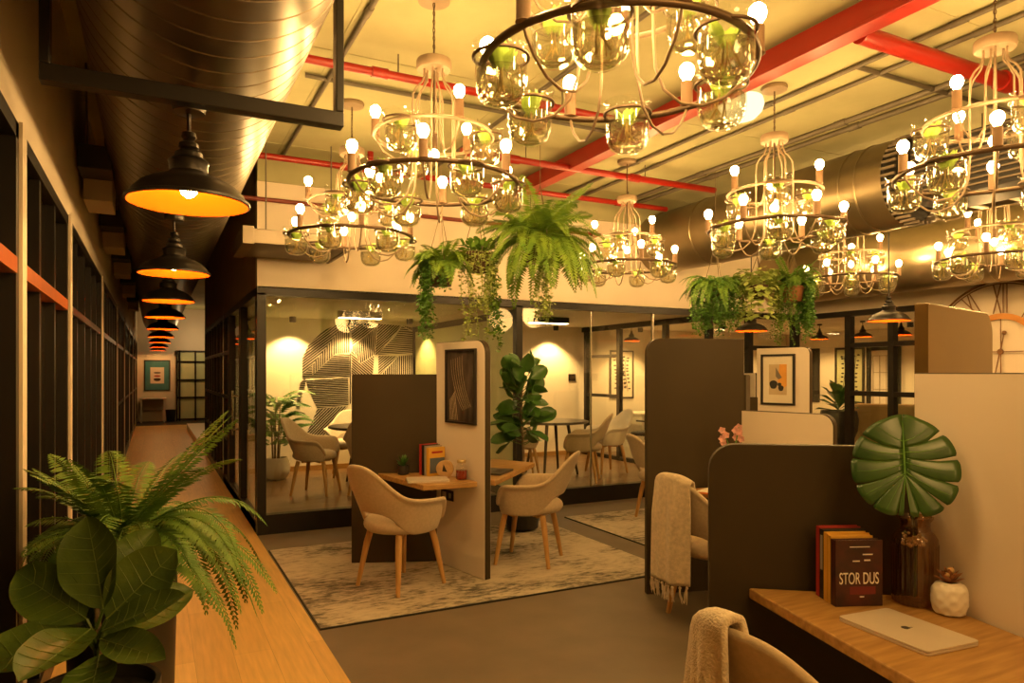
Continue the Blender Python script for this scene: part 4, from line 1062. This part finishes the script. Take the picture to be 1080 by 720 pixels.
pot_cone(o, .0, .10, .14, 'pot_brown'); hanger(o, 0, .10, 2.695-2.36)
b = MB()
for k in range(520):
    a = q.uniform(0, 6.28); t = q.random(); r_ = .07+.11*math.sqrt(q.random()); z = .16-.50*t*(1 if math.cos(a-3.6) > -.5 else .4)
    p = Vector((r_*math.cos(a), r_*math.sin(a), z)); d = Vector((math.cos(a), math.sin(a), q.uniform(-.9, .3))).normalized(); l = q.uniform(.05, .075)
    leaf(b, p, p+d*l, (d.x*.9, d.y*.9, .6), .062, 4, .1, .1)
b.build('foliage', 'vine_pale', o)
P = S(2.80, 7.05); o = thing('hanging_plant', 'hanging asparagus fern in a terracotta pot with a feathery bright trailer', 'plant', (P.x, P.y, 2.36), 0, 'hanging plants over the second booth')
pot_cone(o, .0, .12, .15, 'pot_terracotta', .75); hanger(o, 0, .12, 2.79-2.36)
b = MB(); fern(b, (0,0,.02), 46, .32, .055, (.6, 1.7), (.7, 1.4), n=18, rnd=q); b.build('fronds', 'fern_green', o)
b = MB()
for k in range(24): a = -1.4+k*.08; vine(b, (.17*math.cos(a), .17*math.sin(a), .08), q.uniform(.38, .62), .038, .02, 40, q, .02)
b.build('bright_trailer', 'vine_green', o)
b = MB()
for k in range(18): a = 2.4+k*.09; vine(b, (.16*math.cos(a), .16*math.sin(a), .04), q.uniform(.35, .66), .026, .022, 30, q, .04)
b.build('fine_trailer', 'fern_green', o)
# fern and fig beside the corridor windows
F = S(-1.47, 2.66); o = thing('potted_fern', 'big fern with arching fronds in a tall black planter beside the corridor windows', 'plant', (F.x, F.y, 0))
MB().lathe([(.13,0),(.17,.02),(.19,.80),(.20,.82),(.20,.86),(.185,.86),(.18,.82)], 32).build('planter', 'pot_black', o, True)
b = MB()
for k in range(60):
    az = 2*PI*k/60+q.uniform(-.1, .1); w_ = Vector((math.cos(az), math.sin(az)))
    l = .55*q.uniform(.75, 1.12)*(1 if w_.x > -.2 else .66)
    frond(b, (.04*math.cos(az), .04*math.sin(az), .88), az, l, q.uniform(.30, 1.05), q.uniform(.55, 1.35), .070*q.uniform(.85, 1.1), 46, q)
for k in range(18):
    az = 2*PI*k/18+q.uniform(-.2, .2); l = .42*q.uniform(.85, 1.1)*(1 if math.cos(az) > -.2 else .8)
    frond(b, (.03*math.cos(az), .03*math.sin(az), .90), az, l, q.uniform(1.05, 1.6), q.uniform(.35, .7), .072, 40, q)
b.build('fronds', 'fern_green', o)
G0 = S(-1.25, 2.12); o = thing('fiddle_leaf_fig', 'low fig plant with very large ribbed leaves in front of the fern', 'plant', (G0.x, G0.y, 0))
MB().lathe([(.11,0),(.14,.02),(.165,.50),(.175,.52),(.175,.56),(.16,.56),(.155,.52)], 32).build('planter', 'pot_black', o, True)
MB().tube([(0,0,.5),(.01,0,.62),(0,.01,.80)], [.014,.011,.007], 8).build('stem', 'bark', o, True)
b = MB(); vn = MB(); ac, ah = S(1, 0), S(0, 1)
toward = -(ac*-.5+ah*.86)
for (bx, by, bz, tx, ty, tz, w, nx, nz) in ((.02,.0,.79, -.085,.06,1.055, .20, -.15, .45), (.03,.0,.76, .205,.05,.955, .19, .25, .5), (-.03,0,.76, -.27,.02,.90, .17, -.3, .6), (.0,-.03,.74, -.02,-.30,.73, .17, .1, .9),
        (.03,-.02,.73, .27,-.05,.86, .10, .1, .9), (.03,-.03,.71, .27,-.16,.72, .11, .2, .8), (-.03,-.02,.72, -.25,-.18,.70, .17, -.2, .9), (.0,.04,.80, .10,.15,1.00, .15, .3, .3), (-.02,.03,.80, -.17,.12,.99, .15, -.3, .4),
        (.0,.02,.70, .2,.2,.80, .15, .2, .7), (-.02,.02,.68, -.2,.18,.78, .15, -.2, .7), (.02,-.02,.66, .12,-.27,.62, .15, 0, 1)):
    pb = ac*bx+ah*by+Vector((0,0,bz)); pt = ac*tx+ah*ty+Vector((0,0,tz)); nn = ac*nx-ah*.8+Vector((0,0,nz))
    g = leaf(b, pb, pt, nn, w*1.05, 16, .16, .10, 'oval', fold=1)
    up_ = nn.normalized()*.0012; vn.tube([g[i*5+2]+up_ for i in range(0, 17, 2)], [.0028-.0025*i/8 for i in range(9)], 5)
    for i in range(2, 14, 2):
        for s_ in (-1, 1): vn.tube([g[i*5+2]+up_, g[(i+1)*5+2+s_]+up_, g[(i+2)*5+2+2*s_]*.9+g[(i+2)*5+2+s_]*.1+up_], [.0014,.001,.0005], 4)
    b.tube([(0,0,bz-.06), pb], .005, 5)
b.build('foliage', 'leaf_fig', o, True); vn.build('veins', 'leaf_vein', o, True)
# fig tree before the glass front
P = S(.10, 6.72); o = thing('fig_tree', 'fiddle-leaf fig tree standing before the glass front, behind the white wing', 'plant', (P.x, P.y, ZR if P.y < 6.2 else 0))
MB().lathe([(.12,0),(.15,.02),(.17,.30),(.18,.31),(.18,.34),(.165,.34),(.16,.31)], 28).build('pot', 'pot_black', o, True)
MB().tube([(0,0,.28),(.012,.0,.7),(-.01,.01,1.1),(.005,.0,1.52)], [.016,.014,.011,.006], 8).build('trunk', 'bark', o, True)
b = MB()
for k in range(64):
    t = k/63; z = .82+.74*t; a = k*2.4+q.uniform(-.3, .3); l = (.245-.06*t)*q.uniform(.85, 1.15); e = -.55+1.35*t+q.uniform(-.25, .25)
    off = (.05+.11*q.random())*(1-.5*t); pb = Vector((off*math.cos(a), off*math.sin(a), z)); d = Vector((math.cos(a), math.sin(a), 0))*.5+Vector((-math.sin(a), math.cos(a), 0))*q.uniform(-.7, .7)+Vector((0, 0, q.uniform(-.35, .5)+.5*t)); d.normalize()
    tw = q.uniform(-.5, .5); leaf(b, pb, pb+d*l, Vector((math.cos(a)*.8-math.sin(a)*tw*.5, math.sin(a)*.8+math.cos(a)*tw*.5, .7)), l*.74, 9, .14, .10, 'oval', fold=1)
    b.tube([(0,0,z-.03), pb], .004, 5)
b.build('foliage', 'leaf_dark', o, True)
# palm in the mural room
P = S(-3.10, 9.25, .1); o = thing('potted_palm', 'palm in a round white pot in the corner of the mural room', 'plant', P)
MB().lathe([(.09,0),(.135,.015),(.175,.09),(.183,.15),(.17,.23),(.148,.29),(.138,.29),(.135,.26)], 32).build('pot', 'pot_white', o, True)
b = MB()
for k in range(7): a = k*.9; b.tube([(.04*math.cos(a), .04*math.sin(a), .25), (.07*math.cos(a), .07*math.sin(a), .70+.05*k)], [.009,.005], 6)
b.build('stems', 'bark', o)
b = MB()
for k in range(36):
    a = k*2.4; h_ = .42+.019*k; L = q.uniform(.30, .45); pts = []
    base = Vector((.06*math.cos(a), .06*math.sin(a), h_)); 
    up, dr = q.uniform(.5, 1.3), q.uniform(.6, 1.0)
    prev = base
    for i in range(1, 15):
        t = i/14; p = base+Vector((math.cos(a)*L*t, math.sin(a)*L*t, L*(up*t-dr*t*t))); f = (p-prev).normalized(); sd = f.cross(Vector((0,0,1))).normalized()
        for s_ in (-1, 1):
            l = .17*math.sin(PI*(.2+.75*t)); tip = p+sd*s_*l*.8+f*l*.6-Vector((0,0,l*.35)); md = p.lerp(tip, .4); b.add([p-f*.006, md-f*.021, tip, md+f*.021], [(0,1,2,3)])
        prev = p
b.build('fronds', 'vine_green', o)
# plant in the big dark pot behind the clock-side glazing
P = S(4.52, 9.75, 0); o = thing('potted_plant', 'leafy plant in a big round dark pot behind the office glass', 'plant', P)
MB().lathe([(.12,0),(.15,.02),(.18,.55),(.24,.70),(.255,.85),(.23,.98),(.215,.98),(.21,.93)], 32).build('pot', 'pot_black', o, True)
b = MB()
for k in range(20):
    a = k*2.4; e = .15+.06*k; l = .30; d = Vector((math.cos(a)*math.cos(e), math.sin(a)*math.cos(e), math.sin(e))); leaf(b, (0,0,.95+.008*k), Vector((0,0,.98+.008*k))+d*l, (-math.cos(a)*.3, -math.sin(a)*.3, 1), .14, 6, .2, .2, 'fig')
b.build('foliage', 'leaf_dark', o, True)

# ================================================================= WALL THINGS
# skeleton clock
o = thing('wall_clock', 'huge open iron wall clock with copper arcs on the plain wall', 'clock', (XR-.012, 4.24, 1.72)); RO, RI = .74, .37
def cy(a, r_): return (-.012, -r_*math.sin(a), r_*math.cos(a))      # seen from inside the room, 12 at the top
MB().tube([cy(2*PI*k/64, RO) for k in range(64)], .012, 6, True).tube([cy(2*PI*k/64, RO-.03) for k in range(64)], .006, 6, True).build('outer_ring', 'clock_iron', o, True)
b = MB(); n = 64; vs = []
for x in (-.018, -.004):
    for r_ in (RI-.03, RI+.03):
        for k in range(n): c_ = cy(2*PI*k/n, r_); vs.append((x, c_[1], c_[2]))
fs = []
for k in range(n):
    j = (k+1) % n; fs += [(k, j, n+j, n+k), (2*n+k, 3*n+k, 3*n+j, 2*n+j), (k, 2*n+k, 2*n+j, j), (n+k, n+j, 3*n+j, 3*n+k)]
b.add(vs, fs).build('inner_ring', 'clock_copper', o)
nums = ['XII', 'I', 'II', 'III', 'IV', 'V', 'VI', 'VII', 'VIII', 'IX', 'X', 'XI']
for i, s_ in enumerate(nums):
    a0 = 2*PI*i/12; b = MB(); w = {'I': .028, 'V': .075, 'X': .075}; tot = sum(w[c_] for c_ in s_)+.008*(len(s_)-1); x = -tot/2
    def pt(u, r_): return (-.012, -(r_*math.sin(a0)+u*math.cos(a0)), r_*math.cos(a0)-u*math.sin(a0))
    for c_ in s_:
        W = w[c_]; m_ = x+W/2; r0, r1 = RI+.03, RO-.03
        if c_ == 'I': b.tube([pt(m_, r0), pt(m_, r1)], .0065, 5)
        elif c_ == 'V': b.tube([pt(m_, r0), pt(m_-W/2, r1)], .0065, 5).tube([pt(m_, r0), pt(m_+W/2, r1)], .0065, 5)
        else: b.tube([pt(m_-W/2, r0), pt(m_+W/2, r1)], .0065, 5).tube([pt(m_+W/2, r0), pt(m_-W/2, r1)], .0065, 5)
        x += W+.008
    b.build('numeral', 'clock_iron', o)
b = MB()
for k in range(4): b.tube([cy(PI/2*k, .02), cy(PI/2*k, RI)], .005, 5)
b.build('spokes', 'clock_iron', o)
MB().tube([(-.022,0,0), (-.022, -.20*math.sin(.2), .20*math.cos(.2))], [.008,.005], 6).ball((-.022, -.2*math.sin(.2), .2*math.cos(.2)), .022, 10, 6).build('hour_hand', 'clock_iron', o)
MB().tube([(-.026,0,0), (-.026, .29*math.sin(.2), -.29*math.cos(.2))], [.007,.004], 6).build('minute_hand', 'clock_iron', o)
MB().tube([(-.03,0,0), (-.004,0,0)], .028, 14).build('boss', 'clock_iron', o)
# striped elephant painted in relief on the meeting-room wall; drawing units -> metres on the wall
def mx(c): return 1.631+c[0]*.003167, 2.524-c[1]*.00313
REG = (((85,258),(110,200),(180,130),(262,92),(272,108),(250,130),(128,292),(84,338)), -38, ((250,128),(300,92),(300,232),(232,238),(128,336),(128,294)), 90, ((84,345),(86,337),(127,295),(128,339),(230,242),(298,238),(298,345),(84,352)), 3,
       ((304,92),(430,92),(430,100),(312,198)), -38, ((312,204),(430,106),(416,240),(350,282),(312,215)), 86, ((306,215),(350,286),(414,246),(408,340),(308,340)), 40, ((434,92),(548,98),(422,250),(420,240)), -42,
       ((552,100),(664,158),(640,228),(430,240),(522,148)), 3, ((436,246),(530,246),(450,330),(436,335)), -40, ((536,246),(640,236),(644,342),(470,342),(455,332)), 90, ((556,97),(606,106),(664,112),(664,150)), 90,
       ((650,236),(664,172),(664,342),(648,342)), 90, ((96,360),(292,350),(292,480),(150,490),(130,450)), 4, ((150,494),(290,484),(262,520),(180,615),(98,612),(124,560)), -45,
       ((296,240),(308,230),(308,340),(318,345),(318,455),(294,482)), 90, ((56,488),(64,430),(76,370),(96,352),(98,380),(78,440),(74,490)), 6)
def clip(poly, nx, ny, c, keep):
    out = []
    for i in range(len(poly)):
        a, b_ = poly[i], poly[(i+1) % len(poly)]; da, db = (a[0]*nx+a[1]*ny-c)*keep, (b_[0]*nx+b_[1]*ny-c)*keep
        if da >= 0: out.append(a)
        if (da >= 0) != (db >= 0): t = da/(da-db); out.append((a[0]+(b_[0]-a[0])*t, a[1]+(b_[1]-a[1])*t))
    return out
b = MB(); q = random.Random(2)
for i in range(0, len(REG), 2):
    poly, ang = REG[i], math.radians(REG[i+1]); nx, ny = -math.sin(ang), math.cos(ang); ds = [p[0]*nx+p[1]*ny for p in poly]; c = min(ds)+3
    while c < max(ds):
        w = q.uniform(5.2, 6.6); g = clip(clip(list(poly), nx, ny, c, 1), nx, ny, c+w, -1)
        if len(g) >= 3:
            pp = [mx(p) for p in g]; n = len(pp); vs = [(p[0], YB-.005, p[1]) for p in pp]+[(p[0], YB, p[1]) for p in pp]
            b.add(vs, [tuple(range(n)), tuple(range(2*n-1, n-1, -1))]+[(k, n+k, n+(k+1) % n, (k+1) % n) for k in range(n)])
        c += w+q.uniform(3.4, 4.3)
mu = b.build('wall_mural', 'mural_black'); tag(mu, 'black striped elephant mural on the meeting-room wall', 'mural')
o = thing('light_switch', 'dark switch plate on the wall of the second meeting room', 'switch', (6.42, YB, 1.42))
MB().box(-.07, .07, -.012, 0, -.06, .06).build('plate', 'socket_black', o, bevel=.002); MB().box(-.04, -.005, -.017, -.012, -.03, .03).box(.005, .04, -.017, -.012, -.03, .03).build('rocker', 'frame_black', o)
# pictures in the rooms beyond
def art_botanic(o, sg, W, Hh, bx):
    b = MB(); q = random.Random(int(W*1000)); y = sg*.010
    for k in range(3):
        x0 = -W*.4+W*.4*k; pts = [(x0+.03*math.sin(t*4+k), y, -Hh*.7+Hh*1.4*t) for t in [i/9 for i in range(10)]]; b.tube(pts, .005, 4)
        for p in pts[1:]:
            for s_ in (-1, 1): flat(b, blob(p[0]+s_*.045, p[2]+q.uniform(-.02, .03), .03, .017, 8), y, sg)
    b.build('stems_drawing', 'art_black', o)
picture('framed_print', 'framed botanical drawing on the wall of the far office', Vector((7.46, YB, 1.47)), Vector((1,0,0)), Vector((0,-1,0)), .52, .86, art_botanic, 'mount_cream', .03)
picture('framed_print', 'tall framed drawing on pale green on the office wall', Vector((XO, 8.88, 1.45)), Vector((0,1,0)), Vector((-1,0,0)), .62, 1.05, art_botanic, 'pale_green', .04)
def art_neon(o, sg, W, Hh, bx):
    bx(MB(), -W+.02, W-.02, -Hh+.02, Hh-.02, .001, .008).build('board', 'neon_board', o)
    b = MB(); y = sg*.012
    b.tube([(.10*math.cos(t), y, .12+.12*math.sin(t)) for t in [-.8+.25*k for k in range(18)]], .009, 5)
    b.tube([(-.12,y,-.05),(.12,y,-.05),(.12,y,-.28),(-.12,y,-.28)], .008, 5, True); b.build('drawn_lines', 'mount_cream', o)
    MB().box(-.08, .08, min(y, y+sg*.002), max(y, y+sg*.002), -.25, -.09).build('green_block', 'pale_green', o)
picture('framed_board', 'black board with a pale line drawing on the office wall', Vector((XO, 9.85, 1.45)), Vector((0,1,0)), Vector((-1,0,0)), .62, 1.05, art_neon, None, .03)
dr = sgroup('door_2'); m = MB()
m.box(XO-.05, XO, 7.86, 7.94, 0, 1.98).box(XO-.05, XO, 8.42, 8.50, 0, 1.98).box(XO-.05, XO, 7.86, 8.50, 1.9, 1.98).build('frame', 'black_frame', dr)
MB().box(XO-.03, XO-.005, 7.94, 8.42, 0, 1.9).build('leaf_panel', 'ceramic_white', dr)
m = MB()
for k in range(4): m.box(XO-.036, XO-.03, 7.98+k*.13, 7.99+k*.13, .3, 1.8)
for k in range(6): m.box(XO-.036, XO-.03, 7.98, 8.38, .3+k*.3, .31+k*.3)
m.build('lattice', 'plaster_dark', dr)
def art_teal(o, sg, W, Hh, bx):
    bx(MB(), -W+.03, W-.03, -Hh+.03, Hh-.03, .001, .006).build('mount', 'art_teal', o); bx(MB(), -.19, .19, -.25, .25, .006, .009).build('print', 'mount_cream', o)
    b = MB(); y = sg*.0095; flat(b, blob(0, .08, .10, .025), y, sg); flat(b, blob(0, -.13, .10, .05), y, sg); b.build('dark_shapes', 'art_black', o); flat(MB(), blob(0, -.02, .09, .03), y, sg).build('red_shape', 'art_red', o)
picture('framed_print', 'teal framed print on the end wall of the corridor', Vector((.10, YE, 1.42)), Vector((1,0,0)), Vector((0,-1,0)), .72, .95, art_teal, None, .03)
# corridor end furniture
o = thing('side_desk', 'small pale desk against the end wall under the teal print', 'desk', (-.02, YE-.35, 0))
MB().box(-.36, .36, -.3, .3, .70, .74).build('desk_top', 'desk_white', o, bevel=.004)
for x in (-.33, .29):
    for y in (-.28, .24): MB().box(x, x+.04, y, y+.04, 0, .70).build('leg', 'desk_white', o)
MB().box(-.29, .29, .22, .25, .35, .70).build('back_panel', 'plaster_dark', o)
o = thing('waste_bin', 'dark waste bin beside the small pale desk', 'bin', (.47, YE-.3, 0))
MB().lathe([(.11,0),(.12,.01),(.145,.36),(.14,.36),(.115,.02)], 24).build('bucket', 'pot_black', o, True); MB().ring(.145, .008, .36, 24, 6).build('rim', 'black_frame', o, True)
# office things
def office_chair(label, loc, rz):
    o = thing('office_chair', label, 'office chair', loc, rz)
    b = MB()
    for k in range(5): a = 2*PI*k/5; b.tube([(0,0,.09), (.28*math.cos(a), .28*math.sin(a), .06)], [.022,.014], 8)
    b.build('base', 'black_frame', o)
    for k in range(5): a = 2*PI*k/5; MB().ball((.28*math.cos(a), .28*math.sin(a), .03), .03, 8, 6).build('caster', 'black_soft', o)
    MB().tube([(0,0,.08),(0,0,.44)], .022, 10).build('gas_column', 'black_frame', o)
    MB().obox((0,.02,.465), (.48,.46,.06)).build('seat', 'mesh_black', o, bevel=.025)
    MB().grid(lambda u, v: ((u-.5)*.44*(1-.15*v), -.23-.05*v+.22*(u-.5)**2, .56+.48*v), 10, 10).build('backrest', 'mesh_black', o, True, solid=.02)
    MB().tube([(0,-.15,.45),(0,-.29,.5),(0,-.27,.75)], .018, 8).build('back_bar', 'black_frame', o)
    for s_ in (-1, 1): MB().tube([(s_*.25,-.05,.45),(s_*.27,-.05,.66),(s_*.27,.14,.67)], .014, 8).build('armrest', 'black_frame', o)
office_chair('black mesh office chair seen through the glass beside the tallest dark panel', S(2.15, 10.9, .1), rz_of(-60))
o = thing('office_desk', 'white desk in the far glazed office', 'desk', (7.6, 9.5, .1))
MB().box(-.6, .6, -.35, .35, .71, .74).build('desk_top', 'desk_white', o, bevel=.004)
MB().box(-.58, -.54, -.33, .33, 0, .71).box(.54, .58, -.33, .33, 0, .71).build('side_panel', 'desk_white', o); MB().box(-.54, .54, .25, .27, .25, .71).build('modesty_panel', 'black_soft', o)
def tub_chair(label, loc, rz):
    o = thing('lounge_chair', label, 'chair', loc, rz)
    MB().box(-.40, .40, -.38, .38, .18, .44).build('seat', 'tan_cloth', o, bevel=.04)
    MB().box(-.46, .46, -.48, -.34, .18, 1.06).build('backrest', 'tan_cloth', o, bevel=.04)
    for s_ in (-1, 1): MB().box(min(s_*.40, s_*.50), max(s_*.40, s_*.50), -.40, .38, .18, .64).build('armrest', 'tan_cloth', o, bevel=.03)
    for sx in (-.38, .38):
        for sy in (-.38, .32): MB().tube([(sx, sy, .19), (sx*1.02, sy*1.02, 0)], [.018, .012], 8).build('leg', 'table_top', o)
tub_chair('tan upholstered lounge chair behind the office glass', S(5.55, 10.3, 0), rz_of(30))
# ================================================================= ROOM LIGHT FITTINGS
def can(label, loc, grp='ceiling spotlights in the glazed rooms'):
    o = thing('ceiling_spotlight', label, 'spotlight', loc, 0, grp)
    MB().lathe([(.028,0),(.045,-.002),(.045,-.075),(.038,-.078),(.036,-.05)], 18, cap1=False).build('can', 'black_frame', o, True)
    MB().lathe([(.005,-.040),(.036,-.041)], 16, cap1=False).build('lens', 'lamp_line', o)
    return o
for x, y, e, lb in ((1.72, YB-.26, 90, 'black ceiling spotlight above the potted palm, lighting the wall'), (2.55, YB-.26, 75, 'black ceiling spotlight above the elephant head'), (5.95, YB-.26, 110, 'black ceiling spotlight lighting the plain wall of the second room'),
                    (3.3, YB-.6, 50, 'black ceiling spotlight above the elephant back'), (7.5, YB-.5, 70, 'black ceiling spotlight over the framed botanical drawing')):
    can(lb, (x, y, 2.28)); spot((x, y, 2.195), e, 112, .5)
def line_lamp(label, loc, w, d, m='black_frame'):
    o = thing('ceiling_linear_lamp', label, 'ceiling lamp', loc, 0, 'linear ceiling lamps')
    MB().box(-w/2, w/2, -d/2, d/2, -.085, 0).build('housing', m, o, bevel=.004); MB().box(-w/2+.01, w/2-.01, -d/2+.01, d/2-.01, -.088, -.0845).build('diffuser', 'lamp_line', o)
line_lamp('white linear ceiling lamp in the mural room', (2.35, 8.9, 2.28), .55, .12, 'pot_white')
line_lamp('black linear ceiling lamp in the second meeting room', (4.95, 8.6, 2.28), .60, .14)
for x, y, e, lb in ((8.2, 8.6, 60, 'small ceiling spotlight in the far glazed office'), (10.4, 6.9, 60, 'small ceiling spotlight in the office behind the clock-side glass'), (10.6, 9.2, 60, 'small ceiling spotlight in front of the pale lattice door')):
    can(lb, (x, y, 2.28)); spot((x, y, 2.195), e, 150, .4)
# plain point lights standing in for unseen chandeliers behind and beside the camera
for x, y in ((1.37, .2), (3.75, .3), (1.37, -1.5), (3.75, -1.5), (6.6, 1.8)): point((x, y, 2.62), 30, WARM, .25)
point((1.2, YE-1.0, 2.5), 14, (1., .66, .30), .1)  # added point light in place of an unseen lamp at the corridor end
point((6.6, .3, 2.62), 20, WARM, .25)
w = bpy.data.worlds.new('World'); SC.world = w; w.use_nodes = True
w.node_tree.nodes['Background'].inputs['Color'].default_value = (1., .62, .28, 1); w.node_tree.nodes['Background'].inputs['Strength'].default_value = .02
# ================================================================= CAMERA
cam = bpy.data.cameras.new('camera'); co = bpy.data.objects.new('camera', cam); COL.objects.link(co)
cam.sensor_width = 36; cam.lens = 24.77; cam.shift_y = 33/1080; cam.clip_start = .05; cam.clip_end = 100
co.location = (0, 0, 1.5); co.rotation_euler = (PI/2, 0, -PSI); SC.camera = co
SC.view_settings.view_transform = 'Standard'; SC.view_settings.look = 'None'; SC.view_settings.gamma = 1.; SC.view_settings.exposure = .55
try: SC.view_settings.use_curve_mapping = False
except Exception: pass
cy_ = SC.cycles
cy_.use_denoising = True; cy_.max_bounces = 8; cy_.diffuse_bounces = 4; cy_.glossy_bounces = 4; cy_.transmission_bounces = 8; cy_.transparent_max_bounces = 24
cy_.caustics_reflective = False; cy_.caustics_refractive = False; cy_.sample_clamp_indirect = 4.; cy_.sample_clamp_direct = 0.
cy_.use_light_tree = True
